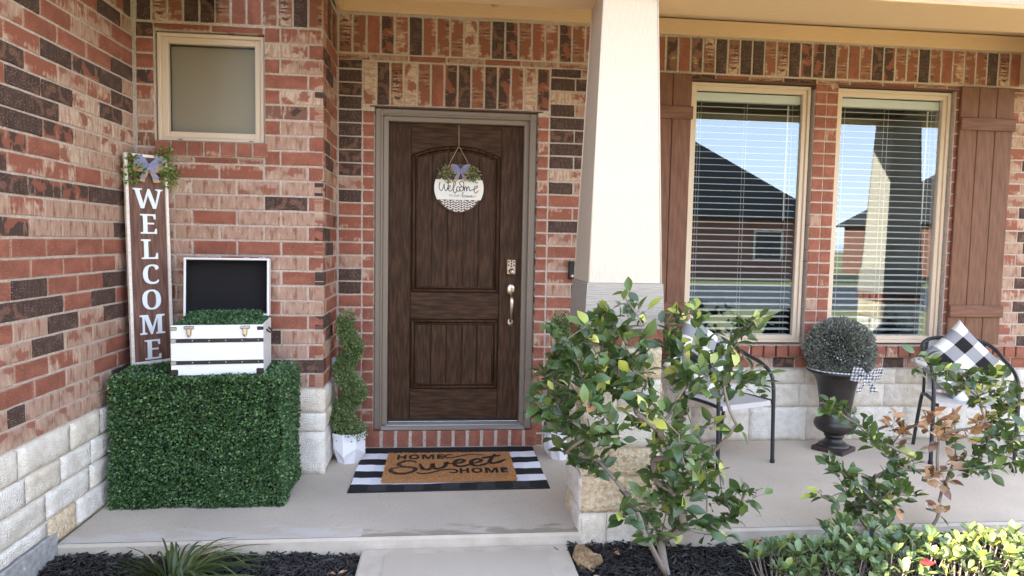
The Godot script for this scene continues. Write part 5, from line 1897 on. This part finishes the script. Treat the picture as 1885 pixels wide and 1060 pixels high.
	for i in spots.size():
		var d := cam_basis * Vector3((spots[i][0] - 942.5) / FOCAL, -(spots[i][1] - 530.0) / FOCAL, -1.0)
		var p := cam_pos + d * ((-0.055 - cam_pos.y) / d.y)
		var l := put("fallen_leaf", dryleaf, M.leaf[5 + i % 2], self)
		l.transform = Transform3D(Basis.from_euler(Vector3(-1.35 + rng.randf_range(-0.2, 0.2), rng.randf() * TAU, rng.randf_range(-0.3, 0.3))).scaled(Vector3.ONE * rng.randf_range(0.035, 0.06)), p)
		tag(l, ["tan dry leaf on the mulch close to the column pedestal", "dry leaf on mulch by the walkway rock", "dry leaf on the mulch between the grass clump and the walkway", "dry leaf on the mulch in front of the low shrubs"][0 if i in [0, 1, 2, 3, 9] else (1 if i in [4, 5] else (2 if i in [6, 7] else 3))], "leaf", "fallen leaves on the mulch")
	var lamp := thing("garden_spike", "small black garden stake with a tilted flat top among the low shrubs", "garden stake", Vector3(2.00, -0.08, 1.56))
	put("stake", tube_mesh([Vector3(0, 0, 0), Vector3(0, 0.10, 0)], [0.006], 6), M.black, lamp)
	put("head", box_mesh(Vector3(0.06, 0.014, 0.05), 0.003, Vector3(0, 0.105, 0), Basis.from_euler(Vector3(0.5, 0.4, 0.2))), M.black, lamp)

func low_shrub(called: String, label: String, mounds: Array, r: float, tones: Array, count: int, meshes: Array) -> void:
	var origin: Vector3 = mounds[0]
	origin.y = -0.09
	var o := thing(called, label, "shrub", origin, 0.0, "low shrubs along the bed")
	var st := begin(true)
	var all := []
	for m in mounds:
		var c: Vector3 = m
		for k in int(count / float(mounds.size()) / 6.0) + 1:
			# one whorl: a twig and six leaves that open upwards
			var a := rng.randf() * TAU
			var q := sqrt(rng.randf())
			var d := Vector3(cos(a) * q, 0.0, sin(a) * q)
			d.y = sqrt(maxf(0.05, 1.0 - q * q))
			var tip := c + Vector3(d.x * r * 0.95, d.y * r * rng.randf_range(0.55, 0.90) - 0.05, d.z * r * 0.95)
			var foot := Vector3(c.x + d.x * 0.03, -0.09, c.z + d.z * 0.03)
			tube(st, [foot - origin, foot.lerp(tip, 0.55) - origin + Vector3(d.x, 0, d.z) * 0.02, tip - origin], [0.0035, 0.003, 0.002], 5)
			var n := 6
			for i in n:
				var b := TAU * (i + rng.randf() * 0.5) / n
				var s := Vector3(cos(b), 0, sin(b))
				var dir := (s * rng.randf_range(0.5, 1.0) + d * 0.75 + Vector3.UP * 0.25).normalized()
				var x := dir.cross(Vector3.UP + s * -0.3).normalized()
				var z := x.cross(dir)
				var p := tip + s * 0.004 - d * rng.randf_range(0.0, 0.03)
				all.append([p.distance_to(cam_pos), Transform3D(Basis(x, dir, z).scaled(Vector3.ONE * rng.randf_range(0.042, 0.064)), p - origin), tones[rng.randi() % tones.size()]])
	put("stems", done(st), M.bark, o)
	all.sort_custom(func(a, b): return a[0] < b[0])
	var rest := {}
	for i in all.size():
		var mi: int = all[i][2]
		if i < 300:
			put("leaf", meshes[rng.randi() % 2], M.haw[mi], o, all[i][1])
		else:
			if not rest.has(mi):
				rest[mi] = SurfaceTool.new()
				rest[mi].begin(Mesh.PRIMITIVE_TRIANGLES)
			rest[mi].append_from(meshes[rng.randi() % 2], 0, all[i][1])
	if rest.size() > 0:
		var joined := ArrayMesh.new()
		for mi in rest:
			rest[mi].commit(joined)
			joined.surface_set_material(joined.get_surface_count() - 1, M.haw[mi])
		var r2 := MeshInstance3D.new()
		r2.name = "inner_leaves"
		r2.mesh = joined
		r2.set_meta("kind", "stuff")
		o.add_child(r2, true)

func grass_clump() -> void:
	var base := Vector3(-1.20, -0.085, 1.66)
	var o := thing("grass_clump", "arching clump of strappy dark green grass in the mulch below the hedge box", "grass", base)
	var mats := []
	for c in [[44, 56, 26], [56, 69, 33], [72, 83, 44], [160, 132, 98]]:
		mats.append(leaf_mat(s8(c[0], c[1], c[2]), 0.5))
	for i in 120:
		var a := rng.randf() * TAU
		var foot := Vector3(cos(a) * rng.randf() * 0.07, 0.0, sin(a) * rng.randf() * 0.05)
		var reach := rng.randf_range(0.12, 0.40)
		var rise := rng.randf_range(0.05, 0.145)
		var dir := Vector3(cos(a) * 1.15, 0, sin(a) * 0.8)
		var pts := curve([foot, foot + dir * reach * 0.25 + Vector3(0, rise * 0.75, 0), foot + dir * reach * 0.62 + Vector3(0, rise, 0), foot + dir * reach + Vector3(0, rise * rng.randf_range(0.35, 0.85), 0)], 4)
		var half := []
		for k in pts.size():
			half.append(0.0064 * (1.0 - 0.85 * pow(float(k) / (pts.size() - 1), 2.0)))
		var st := begin(true)
		ribbon(st, pts, half, Vector3(-dir.z * 0.3, 1.0, dir.x * 0.3).normalized())
		put("blade", done(st), mats[3] if i % 31 == 7 else mats[rng.randi() % 3], o)

# ---------------------------------------------------------------- what the panes mirror
func across_the_street() -> void:
	var st := begin()
	quad(st, Vector3(-120, -0.15, 19.5), Vector3(-120, -0.15, 11.5), Vector3(120, -0.15, 11.5), Vector3(120, -0.15, 19.5))
	structure("street", done(st), M.asphalt)
	for z in [11.4, 19.6]:
		structure("kerb", box_mesh(Vector3(240, 0.14, 0.16), 0.02, Vector3(0, -0.10, z)), M.walk)
	st = begin()
	quad(st, Vector3(-8.5, -0.154, 11.3), Vector3(-8.5, -0.154, 4.2), Vector3(-2.2, -0.154, 4.2), Vector3(-2.2, -0.154, 11.3))
	structure("driveway", done(st), M.walk)
	house(Vector3(8.0, 0, 27.0), 22.0, 9.0, 7.4, "single-storey brick house with a dark hipped roof across the street")
	house(Vector3(34.0, 0, 28.0), 18.0, 9.0, 6.4, "single-storey brick house with a lower dark roof farther along the street")
	house(Vector3(-20.0, 0, 28.0), 20.0, 9.0, 6.8, "single-storey brick house with a dark roof facing the driveway across the street")

func house(at: Vector3, wd: float, dp: float, ridge: float, label: String) -> void:
	var h := thing("neighbour_house", label, "house", at, 0.0, "houses across the street")
	put("wall", box_mesh(Vector3(wd - 1.0, 3.0, dp - 1.0), 0.0, Vector3(0, 1.35, dp / 2)), M.far_brick, h)
	var st := begin()
	var x := wd / 2
	var e := 2.8
	var a := [Vector3(-x, e, 0), Vector3(x, e, 0), Vector3(x, e, dp), Vector3(-x, e, dp)]
	var r0 := Vector3(-x * 0.5, ridge, dp / 2)
	var r1 := Vector3(x * 0.45, ridge, dp / 2)
	quad(st, a[0], r0, r1, a[1])
	quad(st, a[2], r1, r0, a[3])
	tri(st, a[1], r1, a[2])
	tri(st, a[3], r0, a[0])
	quad(st, a[0], a[1], a[2], a[3])
	put("roof", done(st), M.shingle, h)
	for k in 4:
		var wx := -wd * 0.36 + wd * 0.24 * k
		var win := put("window", box_mesh(Vector3(1.5, 1.5, 0.08), 0.01, Vector3(wx, 1.5, 0.47)), M.win_frame, h)
		put("window_pane", box_mesh(Vector3(1.3, 1.3, 0.02), 0.0, Vector3(wx, 1.5, 0.425)), M.urn, win)
